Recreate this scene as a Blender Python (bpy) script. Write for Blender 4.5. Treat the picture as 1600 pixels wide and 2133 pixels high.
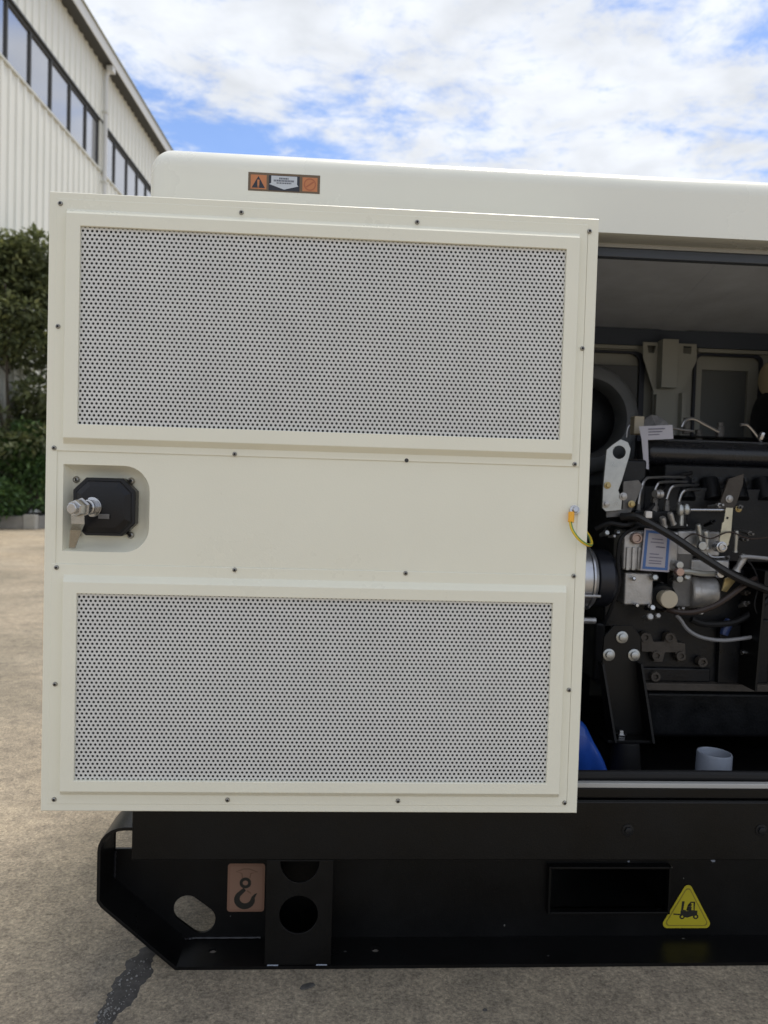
import bpy, bmesh, math, random
from mathutils import Vector, Matrix
from mathutils import noise as mnoise
from mathutils.geometry import tessellate_polygon
random.seed(7)
sc = bpy.context.scene
for o in list(bpy.data.objects): bpy.data.objects.remove(o)
COL = sc.collection
R = math.radians

# ------------------------------------------------------------------ camera
CAM = Vector((0, -1.4, 0.8986)); YAW, PITCH, ROLL = 0.0592, -0.0328, 0.029
fw = Vector((math.sin(YAW)*math.cos(PITCH), math.cos(YAW)*math.cos(PITCH), math.sin(PITCH)))
rt = Vector((math.cos(YAW), -math.sin(YAW), 0)); up = rt.cross(fw)
rt, up = rt*math.cos(ROLL)+up*math.sin(ROLL), up*math.cos(ROLL)-rt*math.sin(ROLL)
cam = bpy.data.cameras.new('camera'); co = bpy.data.objects.new('camera', cam); COL.objects.link(co)
cam.sensor_fit = 'HORIZONTAL'; cam.sensor_width = 36; cam.lens = 36
cam.clip_start = .05; cam.clip_end = 3000
cam.dof.use_dof = True; cam.dof.focus_distance = 1.29; cam.dof.aperture_fstop = 36/4.6
m = Matrix.Identity(4)
for i in range(3): m[i][0], m[i][1], m[i][2], m[i][3] = rt[i], up[i], -fw[i], CAM[i]
co.matrix_world = m
sc.camera = co

def at(x, y, Y):            # the place in the yard at depth Y that lies on a line of sight
    d = fw + rt*((x-800)/1600) - up*((y-1066.5)/1600)
    return CAM + d*((Y-CAM.y)/d.y)

# ------------------------------------------------------------------ light
SUN_EL, SUN_AZ = 66, 28     # azimuth clockwise from +Y
w = bpy.data.worlds.new('World'); sc.world = w; w.use_nodes = True
nt = w.node_tree; N = nt.nodes; L = nt.links
for n in list(N): N.remove(n)
def nd(t, **k):
    n = N.new(t)
    for a, b in k.items(): setattr(n, a, b)
    return n
def val(sock, v): sock.default_value = v
out = nd('ShaderNodeOutputWorld'); bg = nd('ShaderNodeBackground'); val(bg.inputs[1], .1)
sky = nd('ShaderNodeTexSky', sky_type='NISHITA'); sky.sun_disc = False
sky.sun_elevation = R(SUN_EL); sky.sun_rotation = R(SUN_AZ); sky.air_density = 1.0; sky.dust_density = .6; sky.ozone_density = 1.6
tc = nd('ShaderNodeTexCoord'); sep = nd('ShaderNodeSeparateXYZ'); L.new(tc.outputs['Generated'], sep.inputs[0])
def mth(op, a, b=None, clamp=False):
    n = nd('ShaderNodeMath', operation=op); n.use_clamp = clamp
    for i, s in enumerate((a, b)):
        if s is None: continue
        if isinstance(s, (int, float)): n.inputs[i].default_value = s
        else: L.new(s, n.inputs[i])
    return n.outputs[0]
zz = mth('MAXIMUM', sep.outputs[2], .03); zz = mth('ADD', zz, .06)
px_, py_ = mth('DIVIDE', sep.outputs[0], zz), mth('DIVIDE', sep.outputs[1], zz)
cmb = nd('ShaderNodeCombineXYZ'); L.new(px_, cmb.inputs[0]); L.new(py_, cmb.inputs[1])
def noise(vec, scale, det, rough, off, dist=0., stretch=(1, 1, 1), rot=0):
    mp = nd('ShaderNodeMapping'); L.new(vec, mp.inputs[0]); val(mp.inputs['Location'], off); val(mp.inputs['Scale'], stretch); val(mp.inputs['Rotation'], (0, 0, rot))
    n = nd('ShaderNodeTexNoise'); L.new(mp.outputs[0], n.inputs['Vector'])
    val(n.inputs['Scale'], scale); val(n.inputs['Detail'], det); val(n.inputs['Roughness'], rough); val(n.inputs['Distortion'], dist)
    return n.outputs[0]
CO = (21.6, 36.9, 0)
big = noise(cmb.outputs[0], 1.1, 3, .5, CO, .3)
med = noise(cmb.outputs[0], 4.2, 12, .66, (7.1, 4.0, 0), .5, (1, 1.35, 1), R(25))
fine = noise(cmb.outputs[0], 15, 8, .65, (23.4, 14.1, 0), .3)
s = mth('ADD', mth('ADD', mth('MULTIPLY', big, .9), mth('MULTIPLY', med, .75)), mth('MULTIPLY', fine, .36))
rmp = nd('ShaderNodeMapRange'); rmp.interpolation_type = 'SMOOTHSTEP'
L.new(s, rmp.inputs[0]); val(rmp.inputs[1], .78); val(rmp.inputs[2], 1.06); val(rmp.inputs[3], .10); val(rmp.inputs[4], 1.)
shade = nd('ShaderNodeMapRange'); L.new(noise(cmb.outputs[0], 4.5, 6, .55, (15.7, 35.1, 0), .2), shade.inputs[0])
val(shade.inputs[1], .3); val(shade.inputs[2], .7); val(shade.inputs[3], 3.2); val(shade.inputs[4], 4.3)
cc = nd('ShaderNodeCombineColor'); 
L.new(mth('MULTIPLY', shade.outputs[0], .945), cc.inputs[0]); L.new(mth('MULTIPLY', shade.outputs[0], .985), cc.inputs[1]); L.new(mth('MULTIPLY', shade.outputs[0], 1.05), cc.inputs[2])
mx = nd('ShaderNodeMix', data_type='RGBA'); L.new(rmp.outputs[0], mx.inputs[0]); 
sk2 = nd('ShaderNodeMix', data_type='RGBA', blend_type='MULTIPLY'); val(sk2.inputs[0], 1); L.new(sky.outputs[0], sk2.inputs[6]); val(sk2.inputs[7], (.46, .56, .71, 1))
L.new(sk2.outputs[2], mx.inputs[6]); L.new(cc.outputs[0], mx.inputs[7])
L.new(mx.outputs[2], bg.inputs[0]); L.new(bg.outputs[0], out.inputs[0])

sun = bpy.data.lights.new('sun', 'SUN'); so = bpy.data.objects.new('sun', sun); COL.objects.link(so)
sun.energy = 1.3; sun.angle = R(24); sun.color = (1, .93, .82)
sd = Vector((math.sin(R(SUN_AZ))*math.cos(R(SUN_EL)), math.cos(R(SUN_AZ))*math.cos(R(SUN_EL)), math.sin(R(SUN_EL))))
so.rotation_euler = (-sd).to_track_quat('-Z', 'Y').to_euler(); so.location = sd*50
sc.view_settings.view_transform = 'Standard'; sc.view_settings.look = 'None'; sc.view_settings.gamma = 1
sc.view_settings.exposure = 1.3
sc.view_settings.use_curve_mapping = False
sc.render.engine = 'CYCLES'
sc.cycles.use_denoising = True
sc.cycles.max_bounces = 8; sc.cycles.diffuse_bounces = 5

# ------------------------------------------------------------------ materials
def mat(name, col, rough=.5, metal=0., var=.0, vscale=8., bump=0., bscale=200., rvar=0., spec=.5, coat=0., trans=0., wave=0.):
    M = bpy.data.materials.new(name); M.use_nodes = True
    t = M.node_tree; b = t.nodes['Principled BSDF']
    b.inputs['Base Color'].default_value = (*col, 1); b.inputs['Roughness'].default_value = rough
    b.inputs['Metallic'].default_value = metal; b.inputs['Specular IOR Level'].default_value = spec
    b.inputs['Coat Weight'].default_value = coat
    tcn = t.nodes.new('ShaderNodeTexCoord')
    if var or rvar:
        n = t.nodes.new('ShaderNodeTexNoise'); n.inputs['Scale'].default_value = vscale; n.inputs['Detail'].default_value = 6; n.inputs['Roughness'].default_value = .6
        t.links.new(tcn.outputs['Object'], n.inputs['Vector'])
    if var:
        r = t.nodes.new('ShaderNodeMapRange'); r.inputs[1].default_value = .25; r.inputs[2].default_value = .75; r.inputs[3].default_value = 1-var; r.inputs[4].default_value = 1+var
        t.links.new(n.outputs[0], r.inputs[0])
        x = t.nodes.new('ShaderNodeVectorMath'); x.operation = 'SCALE'; x.inputs[0].default_value = col; t.links.new(r.outputs[0], x.inputs['Scale'])
        t.links.new(x.outputs[0], b.inputs['Base Color'])
    if rvar:
        r = t.nodes.new('ShaderNodeMapRange'); r.inputs[1].default_value = .3; r.inputs[2].default_value = .7; r.inputs[3].default_value = max(.03, rough-rvar); r.inputs[4].default_value = min(1, rough+rvar)
        t.links.new(n.outputs[0], r.inputs[0]); t.links.new(r.outputs[0], b.inputs['Roughness'])
    if bump:
        n2 = t.nodes.new('ShaderNodeTexNoise'); n2.inputs['Scale'].default_value = bscale; n2.inputs['Detail'].default_value = 3
        t.links.new(tcn.outputs['Object'], n2.inputs['Vector'])
        bp = t.nodes.new('ShaderNodeBump'); bp.inputs['Strength'].default_value = bump; bp.inputs['Distance'].default_value = .001
        t.links.new(n2.outputs[0], bp.inputs['Height']); t.links.new(bp.outputs[0], b.inputs['Normal'])
        if wave:
            n3 = t.nodes.new('ShaderNodeTexNoise'); n3.inputs['Scale'].default_value = 4.5; n3.inputs['Detail'].default_value = 1
            t.links.new(tcn.outputs['Object'], n3.inputs['Vector'])
            b3 = t.nodes.new('ShaderNodeBump'); b3.inputs['Strength'].default_value = wave; b3.inputs['Distance'].default_value = .012
            t.links.new(n3.outputs[0], b3.inputs['Height']); t.links.new(b3.outputs[0], bp.inputs['Normal'])
    return M
CREAM = mat('cream_paint', (.82, .80, .67), .36, var=.03, vscale=3.5, bump=.16, bscale=420, rvar=.13, wave=.25)
STRIP = mat('grey_trim', (.40, .40, .385), .5, var=.06, vscale=8)
CREAMI = mat('shaded_cream_paint', (.42, .425, .385), .5, var=.04, vscale=5)  # same cream, darkened so the shade inside the canopy is in the colour
CREAM2 = mat('cream_gloss_paint', (.77, .765, .685), .26, var=.025, vscale=3, bump=.10, bscale=300, rvar=.10, wave=.3)
BLACKP = mat('black_paint', (.0032, .0032, .0034), .38, spec=.30, var=.25, vscale=6, bump=.25, bscale=350, rvar=.12)
BLACKR = mat('black_rubber', (.010, .010, .011), .6, spec=.3, bump=.2, bscale=300)
BLACKM = mat('engine_black', (.006, .0065, .008), .38, spec=.3, var=.3, vscale=20, bump=.5, bscale=160, rvar=.12)
PLASTIC = mat('black_plastic', (.006, .006, .008), .32, spec=.35, bump=.3, bscale=500, rvar=.06)
GALV = mat('perforated_steel', (.66, .66, .635), .45, .0, var=.05, vscale=14)
FOAM = mat('dark_insulation', (.058, .058, .056), .95, var=.45, vscale=90)
CEILF = mat('hazy_lining', (.64, .69, .79), .6, var=.12, vscale=9, bump=.6, bscale=90)  # grey lining turned pale blue, lens haze is put into its colour
ZINC = mat('zinc_plate', (.42, .43, .42), .36, .9, var=.3, vscale=28, rvar=.15)
STEEL = mat('bright_steel', (.50, .50, .51), .24, 1., rvar=.08, vscale=60)
ALU = mat('cast_aluminium', (.44, .43, .42), .46, .75, var=.18, vscale=45, bump=.7, bscale=220)
ALUD = mat('dull_casting', (.15, .145, .14), .55, .4, var=.25, vscale=40, bump=.7, bscale=200)
BRASS = mat('yellow_zinc', (.42, .33, .16), .35, .8, var=.15, vscale=60)
BROWN = mat('brown_casting', (.065, .055, .046), .6, .2, var=.3, vscale=40, bump=.7, bscale=160)
BEIGE = mat('beige_cap', (.50, .44, .33), .5)
HOSE = mat('rubber_hose', (.014, .013, .013), .42, bump=.3, bscale=400)
HOSEB = mat('brown_hose', (.035, .022, .018), .5)
GREYT = mat('grey_tube', (.23, .23, .24), .35)
BLUEP = mat('blue_plastic', (.015, .07, .36), .25, var=.2, vscale=20)
PVC = mat('grey_plastic', (.25, .28, .34), .45, var=.05, vscale=30)
PAPER = mat('paper', (.55, .54, .60), .5)
INKB = mat('blue_ink', (.06, .14, .36), .5); INKG = mat('grey_ink', (.16, .15, .2), .5); PLATEW = mat('plate_pale', (.40, .38, .42), .35)
D_BR = mat('decal_brown', (.14, .095, .055), .45); D_OR = mat('decal_orange', (.50, .19, .075), .45); D_OR2 = mat('decal_deep_orange', (.38, .12, .05), .45)
D_BK = mat('decal_navy', (.018, .020, .030), .4); D_WH = mat('decal_white', (.52, .55, .60), .45); D_TX = mat('decal_text', (.12, .13, .16), .5)
D_PK = mat('decal_tan', (.27, .155, .105), .5); D_PK2 = mat('decal_tan_edge', (.24, .13, .085), .5); D_PK3 = mat('decal_faded', (.17, .09, .055), .5)
D_YE = mat('decal_yellow', (.46, .385, .02), .45); D_YK = mat('decal_ink', (.018, .016, .012), .5); D_YD = mat('decal_yellow_dark', (.24, .19, .02), .5)
YEL = mat('cable_yellow', (.72, .50, .03), .4); GRN = mat('cable_green', (.05, .22, .06), .4); LUG = mat('lug_orange', (.85, .40, .02), .4)

def mat_ground():
    M = bpy.data.materials.new('yard_concrete'); M.use_nodes = True; t = M.node_tree; b = t.nodes['Principled BSDF']; b.inputs['Roughness'].default_value = .88
    b.inputs['Specular IOR Level'].default_value = .25
    tcn = t.nodes.new('ShaderNodeTexCoord')
    def nz(sc_, det, ro, dist=0):
        n = t.nodes.new('ShaderNodeTexNoise'); n.inputs['Scale'].default_value = sc_; n.inputs['Detail'].default_value = det; n.inputs['Roughness'].default_value = ro; n.inputs['Distortion'].default_value = dist
        t.links.new(tcn.outputs['Object'], n.inputs['Vector']); return n.outputs[0]
    def ramp(src, stops):
        r = t.nodes.new('ShaderNodeValToRGB'); t.links.new(src, r.inputs[0]); e = r.color_ramp.elements
        e[0].position, e[0].color = stops[0][0], (*stops[0][1], 1); e[1].position, e[1].color = stops[-1][0], (*stops[-1][1], 1)
        for p, c in stops[1:-1]: q = e.new(p); q.color = (*c, 1)
        return r.outputs[0]
    def mixc(f, a, c, mode='MIX'):
        x = t.nodes.new('ShaderNodeMix'); x.data_type = 'RGBA'; x.blend_type = mode
        if isinstance(f, float): x.inputs[0].default_value = f
        else: t.links.new(f, x.inputs[0])
        t.links.new(a, x.inputs[6]); t.links.new(c, x.inputs[7]); return x.outputs[2]
    base = ramp(nz(1.3, 7, .62, .4), [(.25, (.285, .240, .180)), (.5, (.338, .287, .218)), (.75, (.385, .332, .256))])
    stain = ramp(nz(.35, 6, .6, .8), [(.36, (.72, .74, .74)), (.52, (1, 1, 1)), (.7, (1.10, 1.07, 1.02))])
    c = mixc(1., base, stain, 'MULTIPLY')
    patch = ramp(nz(7.5, 8, .68, .6), [(.30, (.76, .76, .77)), (.5, (.98, .98, .98)), (.7, (1.14, 1.13, 1.11))])
    c = mixc(1., c, patch, 'MULTIPLY')
    grain = ramp(nz(130, 6, .8), [(.32, (.42, .415, .41)), (.5, (1, 1, 1)), (.66, (1.6, 1.58, 1.53))])
    mid = ramp(nz(28, 5, .7, .5), [(.33, (.74, .74, .75)), (.5, (1, 1, 1)), (.67, (1.2, 1.19, 1.17))])
    c = mixc(1., c, mid, 'MULTIPLY')
    c = mixc(1., c, grain, 'MULTIPLY')
    v = t.nodes.new('ShaderNodeTexVoronoi'); v.inputs['Scale'].default_value = 240; t.links.new(tcn.outputs['Object'], v.inputs['Vector'])
    sp = ramp(v.outputs['Color'], [(.0, (.25, .25, .25)), (.22, (1, 1, 1)), (.74, (1, 1, 1)), (1., (2.1, 2.06, 1.98))])
    vm = ramp(v.outputs['Distance'], [(.1, (1, 1, 1)), (.42, (0, 0, 0))])
    c = mixc(vm, c, mixc(1., c, sp, 'MULTIPLY'))
    t.links.new(c, b.inputs['Base Color'])
    h = t.nodes.new('ShaderNodeMath'); h.operation = 'ADD'; t.links.new(nz(130, 6, .75), h.inputs[0]); t.links.new(nz(9, 4, .6), h.inputs[1])
    bp = t.nodes.new('ShaderNodeBump'); bp.inputs['Strength'].default_value = .8; bp.inputs['Distance'].default_value = .006
    t.links.new(h.outputs[0], bp.inputs['Height']); t.links.new(bp.outputs[0], b.inputs['Normal'])
    return M
GROUND = mat_ground()
TAR = mat('tar', (.062, .058, .054), .85, var=.5, vscale=90, bump=1., bscale=160, rvar=.12)
STONE = mat('chipping', (.20, .195, .185), .8, var=.3, vscale=70)
CLAD = mat('cream_cladding', (.80, .795, .72), .45, var=.03, vscale=.7)
CLADT = mat('trim', (.60, .60, .545), .45, var=.04, vscale=2)
FASC = mat('fascia', (.66, .66, .64), .4); FASCE = mat('fascia_edge', (.22, .21, .12), .6)
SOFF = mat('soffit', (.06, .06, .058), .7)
WFRAME = mat('window_frame', (.045, .045, .04), .5)
GLASS = mat('window_glass', (.50, .51, .54), .08, .8)
KERB = mat('kerb_stone', (.24, .225, .20), .9, var=.25, vscale=6, bump=.8, bscale=60)
SOIL = mat('soil', (.06, .045, .03), .95, var=.3, vscale=10)
BARK = mat('bark', (.09, .075, .06), .9, var=.3, vscale=15, bump=1, bscale=50)
def mat_leaf(name, ca, cb, cc_):
    M = mat(name, ca, .5); t = M.node_tree; b = t.nodes['Principled BSDF']
    tcn = t.nodes.new('ShaderNodeTexCoord'); n = t.nodes.new('ShaderNodeTexWhiteNoise'); 
    g = t.nodes.new('ShaderNodeAttribute'); g.attribute_name = 'leafrand'
    r = t.nodes.new('ShaderNodeValToRGB'); e = r.color_ramp.elements
    e[0].color = (*ca, 1); e[1].color = (*cc_, 1); q = e.new(.6); q.color = (*cb, 1)
    t.links.new(g.outputs['Fac'], r.inputs[0]); t.links.new(r.outputs[0], b.inputs['Base Color'])
    tr = t.nodes.new('ShaderNodeBsdfTranslucent'); t.links.new(r.outputs[0], tr.inputs[0])
    ms = t.nodes.new('ShaderNodeMixShader'); ms.inputs[0].default_value = .3
    t.links.new(b.outputs[0], ms.inputs[1]); t.links.new(tr.outputs[0], ms.inputs[2])
    t.links.new(ms.outputs[0], t.nodes['Material Output'].inputs[0]); return M
LEAF1 = mat_leaf('tree_leaf', (.07, .088, .040), (.15, .175, .072), (.30, .32, .13))
LEAF2 = mat_leaf('shrub_leaf', (.045, .09, .030), (.09, .165, .048), (.20, .30, .09))

# ------------------------------------------------------------------ mesh building
def world_loc(o):
    v = Vector((0, 0, 0))
    while o: v += o.location; o = o.parent
    return v
class MB:
    def __init__(s): s.v = []; s.f = []; s.m = []
    def add(s, vs, fs, mi=0):
        b = len(s.v); s.v += [tuple(q) for q in vs]; s.f += [tuple(i+b for i in f) for f in fs]; s.m += [mi]*len(fs); return s
    def box(s, x0, x1, y0, y1, z0, z1, mi=0):
        return s.add([(x, y, z) for x in (x0, x1) for y in (y0, y1) for z in (z0, z1)], [(0, 1, 3, 2), (4, 6, 7, 5), (0, 4, 5, 1), (2, 3, 7, 6), (0, 2, 6, 4), (1, 5, 7, 3)], mi)
    def ring(s, c, ax, r, n, ph=0):
        ax = Vector(ax).normalized(); u = ax.orthogonal().normalized() if abs(ax.z) > .9 else Vector((0, 0, 1)).cross(ax).normalized(); w_ = ax.cross(u)
        return [Vector(c)+(u*math.cos(ph+2*math.pi*i/n)+w_*math.sin(ph+2*math.pi*i/n))*r for i in range(n)]
    def loft(s, rings, caps=(True, True), mi=0):
        n = len(rings[0]); vs = [p for r in rings for p in r]; fs = []
        for k in range(len(rings)-1):
            for i in range(n): j = (i+1) % n; fs.append((k*n+i, k*n+j, (k+1)*n+j, (k+1)*n+i))
        if caps[0]: fs.append(tuple(range(n))[::-1])
        if caps[1]: fs.append(tuple((len(rings)-1)*n+i for i in range(n)))
        return s.add(vs, fs, mi)
    def cyl(s, p0, p1, r, n=16, r2=None, mi=0, ph=0, caps=(True, True)):
        p0, p1 = Vector(p0), Vector(p1); ax = p1-p0
        return s.loft([s.ring(p0, ax, r, n, ph), s.ring(p1, ax, r if r2 is None else r2, n, ph)], caps, mi)
    def lathe(s, p0, ax, prof, n=20, mi=0, caps=(True, True), ph=0):      # prof: (distance along axis, radius)
        p0 = Vector(p0); ax = Vector(ax).normalized()
        return s.loft([s.ring(p0+ax*d, ax, max(r, 1e-5), n, ph) for d, r in prof], caps, mi)
    def tube(s, pts, r, n=8, mi=0, sm=5):
        P = [Vector(p) for p in pts]
        if sm and len(P) > 2:
            Q = []
            for i in range(len(P)-1):
                a, b, c, d = P[max(i-1, 0)], P[i], P[i+1], P[min(i+2, len(P)-1)]
                for k in range(sm):
                    t = k/sm
                    Q.append(.5*((2*b)+(c-a)*t+(2*a-5*b+4*c-d)*t*t+(3*b-a-3*c+d)*t**3))
            P = Q+[P[-1]]
        T = [(P[min(i+1, len(P)-1)]-P[max(i-1, 0)]).normalized() for i in range(len(P))]
        u = T[0].orthogonal().normalized(); rings = []
        for i, p in enumerate(P):
            u = (u-T[i]*u.dot(T[i])).normalized(); w_ = T[i].cross(u)
            rr = r(i/(len(P)-1)) if callable(r) else r
            rings.append([p+(u*math.cos(2*math.pi*k/n)+w_*math.sin(2*math.pi*k/n))*rr for k in range(n)])
        return s.loft(rings, (True, True), mi)
    def plate(s, outer, holes, y0, y1, mi=0, axis='y'):       # polygon in XZ with holes, thick in Y
        loops = [list(outer)]+[list(h) for h in holes]
        flat = [p for l in loops for p in l]
        tri = tessellate_polygon([[Vector((p[0], p[1], 0)) for p in l] for l in loops])
        n = len(flat)
        P = lambda p, y: (p[0], y, p[1]) if axis == 'y' else ((y, p[0], p[1]) if axis == 'x' else (p[0], p[1], y))
        vs = [P(p, y0) for p in flat]+[P(p, y1) for p in flat]
        fs = [tuple(t) for t in tri]+[tuple(i+n for i in t[::-1]) for t in tri]
        b = 0
        for l in loops:
            for i in range(len(l)): j = (i+1) % len(l); fs.append((b+i, b+j, n+b+j, n+b+i))
            b += len(l)
        return s.add(vs, fs, mi)
    def flat(s, poly, y, mi=0):
        return s.add([(p[0], y, p[1]) for p in poly], [tuple(range(len(poly)))], mi)
    def xform(s, M): s.v = [tuple(M @ Vector(p)) for p in s.v]; return s
    def build(s, name, mats, parent=None, bevel=0, seg=2, smooth=True, ang=35, recalc=True, rel=True):
        me = bpy.data.meshes.new(name)
        off = world_loc(parent) if (parent and rel) else Vector((0, 0, 0))
        me.from_pydata([(p[0]-off.x, p[1]-off.y, p[2]-off.z) for p in s.v], [], s.f)
        if not isinstance(mats, (list, tuple)): mats = [mats]
        for q in mats: me.materials.append(q)
        if len(mats) > 1: me.polygons.foreach_set('material_index', s.m)
        if recalc:
            bm = bmesh.new(); bm.from_mesh(me); bmesh.ops.recalc_face_normals(bm, faces=bm.faces); bm.to_mesh(me); bm.free()
        if smooth: me.polygons.foreach_set('use_smooth', [True]*len(me.polygons)); me.set_sharp_from_angle(angle=R(ang))
        me.update()
        o = bpy.data.objects.new(name, me); COL.objects.link(o)
        if parent: o.parent = parent
        if bevel:
            b = o.modifiers.new('bevel', 'BEVEL'); b.width = bevel; b.segments = seg; b.limit_method = 'ANGLE'; b.angle_limit = R(40); b.harden_normals = True
        return o
def tag(o, label=None, cat=None, group=None, kind=None):
    for k, v in (('label', label), ('category', cat), ('group', group), ('kind', kind)):
        if v: o[k] = v
    return o
def empty(name, loc, rz=0):
    o = bpy.data.objects.new(name, None); COL.objects.link(o); o.location = loc; o.rotation_euler = (0, 0, rz); o.empty_display_size = .1; return o
def inst(src_mesh, name, parent, wloc, rot=None):
    o = bpy.data.objects.new(name, src_mesh); COL.objects.link(o); o.parent = parent
    o.location = Vector(wloc)-world_loc(parent)
    if rot: o.rotation_euler = rot
    return o
def circle(cx, cz, r, n=32, rx=None): return [(cx+(rx or r)*math.cos(2*math.pi*i/n), cz+r*math.sin(2*math.pi*i/n)) for i in range(n)]
def rrect(x0, x1, z0, z1, r, n=6):
    rr = r if isinstance(r, (list, tuple)) else (r,)*4      # corner radii bl br tr tl
    out_ = []
    for (cx, cz, a0, q) in ((x0+rr[0], z0+rr[0], 180, rr[0]), (x1-rr[1], z0+rr[1], 270, rr[1]), (x1-rr[2], z1-rr[2], 0, rr[2]), (x0+rr[3], z1-rr[3], 90, rr[3])):
        if q < 1e-5: out_.append((cx, cz)); continue
        for k in range(n+1): a = R(a0+90*k/n); out_.append((cx+q*math.cos(a), cz+q*math.sin(a)))
    return out_
def rect_ring(x0, x1, z0, z1, y): return [(x0, y, z0), (x1, y, z0), (x1, y, z1), (x0, y, z1)]

# ------------------------------------------------------------------ ground
g = MB(); S = 900
g.add([(-S, -S, 0), (S, -S, 0), (S, S, 0), (-S, S, 0)], [(0, 1, 2, 3)])
ground = tag(g.build('ground', GROUND), kind='structure')
# tar-filled joint, a low ragged bead with chippings in it
path = [(-.60, -.62), (-.50, -.40), (-.42, -.25), (-.375, -.165), (-.3635, -.129), (-.3575, -.087), (-.3485, -.023), (-.344, .03), (-.343, .055), (-.343, .075)]
WID = [.012, .013, .014, .014, .016, .024, .031, .026, .016, .006]
P = []
for i in range(len(path)-1):
    for k in range(14):
        t = k/14; P.append(Vector(path[i]).lerp(Vector(path[i+1]), t))
cs = MB(); rows = []; L1, L2 = [], []
for i, p in enumerate(P):
    d = (P[min(i+2, len(P)-1)]-P[max(i-2, 0)]).normalized(); nrm = Vector((-d.y, d.x))
    k_ = min(i//14, len(WID)-2); wb_ = WID[k_]+(WID[k_+1]-WID[k_])*(i % 14)/14
    wl = wb_*(1+.35*mnoise.noise((i*.11, 3.1, 0))+.22*mnoise.noise((i*.37, 8.1, 0))); wr = wb_*(1+.35*mnoise.noise((i*.13, 13.1, 0))+.22*mnoise.noise((i*.41, 18.1, 0)))
    wob = nrm*(.003*math.sin(i*.33))
    q = p+wob
    rows.append([q-nrm*max(wl, .006), q-nrm*max(wl, .006)*.6, q+nrm*.002, q+nrm*max(wr, .006)*.6, q+nrm*max(wr, .006)])
vs = []; fs = []
for i, r in enumerate(rows):
    for k, q in enumerate(r):
        z = (-.0005, .0022, .0030, .0022, -.0005)[k]+.0006*mnoise.noise((i*.5, k*2.3, 0))
        vs.append((q.x, q.y, z))
for i in range(len(rows)-1):
    for k in range(4): fs.append((i*5+k, i*5+k+1, (i+1)*5+k+1, (i+1)*5+k))
cs.add(vs, fs); cs.build('tar_joint', TAR, ground)
st = MB()
for i in range(240):
    r = random.choice(rows[:100]); q = r[0].lerp(r[4], random.uniform(.15, .85)); a = random.choice((.0007, .0010, .0014, .0022))
    st.lathe((q.x, q.y, .003), (random.uniform(-.4, .4), random.uniform(-.4, .4), 1), [(0, a), (a*.8, a*.8), (a*1.2, a*.25)], 5)
tag(st.build('chippings', STONE, ground), kind='stuff')
dm = MB()
for (x, y, l, a) in ((640, 2055, .034, .5), (945, 2003, .012, 1.0), (1010, 2105, .010, 0)):
    dd = fw+rt*((x-800)/1600)-up*((y-1066.5)/1600); q = CAM+dd*(-CAM.z/dd.z); M_ = Matrix.Translation((q.x, q.y, 0)) @ Matrix.Rotation(a, 4, 'Z')
    b_ = MB().lathe((0, 0, -.001), (0, 0, 1), [(0, 1), (.0035, .8), (.005, .3)], 9)
    b_.v = [(v_[0]*l*.5*random.uniform(.85, 1.1), v_[1]*l*.22*random.uniform(.8, 1.2), v_[2]) for v_ in b_.v]; b_.xform(M_)
    b_.build('tar_spot', TAR, ground)

# ------------------------------------------------------------------ generator set
gen = tag(empty('generator_set', (.8, .47, 0)), 'cream generator canopy on black skid base with its vented door swung open', 'generator')
X0, X1, YB = -.356, 2.02, .96          # canopy left, right, rear
# --- skid base
LO = .0
z_ = lambda x, y, Y=0: at(x, y, Y).z
prof = [(-.2764, 0.0), (-.4125, .118), (-.4205, .130), (-.4205, .222)]
for k in range(7): a = R(180-90*k/6); prof.append((-.372+.0485*math.cos(a), .222+.0445*math.sin(a)))
prof += [(X1, .2665), (X1, 0)]
wb = MB()
oval = []
for k in range(25):
    t = 2*math.pi*k/25; c_, s_ = math.cos(t), math.sin(t); ex = .026; 
    ux, uz = (.80, -.60)
    lx = (.018 if c_ > 0 else -.018)+.026*c_; lz = .027*s_
    oval.append((-.2594+lx*ux-lz*uz, .0545+lx*uz+lz*ux))
sq = [(-.4290, .186), (-.3815, .186), (-.3815, .2245), (-.4290, .2245)]
sq = [(-.4138, .184), (-.3640, .184), (-.3640, .2250), (-.4138, .2250)]
pk = [at(1145, 1803, .09), at(1384, 1891, .09)]
pocket = [(pk[0].x, pk[1].z), (pk[1].x, pk[1].z), (pk[1].x, pk[0].z), (pk[0].x, pk[0].z)]
inner = [(x, max(z, .004)) for x, z in prof]
def contour_strip(mb, pr, y0, y1, th):
    # bent plate along the contour, th thick to the inside
    n = len(pr); offp = []
    for i in range(n):
        a = Vector(pr[i]); d1 = (a-Vector(pr[i-1])).normalized() if i else (Vector(pr[1])-a).normalized()
        d2 = (Vector(pr[i+1])-a).normalized() if i < n-1 else d1
        t_ = (d1+d2).normalized(); nn = Vector((t_.y, -t_.x)); offp.append(a+nn*th)
    vs, fs = [], []
    for i in range(n):
        for q in (Vector(pr[i]), offp[i]):
            for y in (y0, y1): vs.append((q.x, y, q.y))
    for i in range(n-1):
        b = i*4; c = b+4
        fs += [(b, b+1, c+1, c), (b+2, c+2, c+3, b+3), (b, c, c+2, b+2), (b+1, b+3, c+3, c+1)]
    fs += [(0, 2, 3, 1), ((n-1)*4, (n-1)*4+1, (n-1)*4+3, (n-1)*4+2)]
    mb.add(vs, fs)
def rail(name, y0, y1, yw0, yw1, holes):
    mb = MB()
    mb.plate([(x, z) for x, z in prof], holes, yw0, yw1)
    return mb
base = rail('skid_base', 0, .09, .090, .096, [sq, oval, pocket]).build('skid_base', BLACKP, gen, bevel=.0012)
sub = lambda mb, name, mt, bev=.001, **k: mb.build(name, mt, base, bevel=bev, **k)
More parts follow.
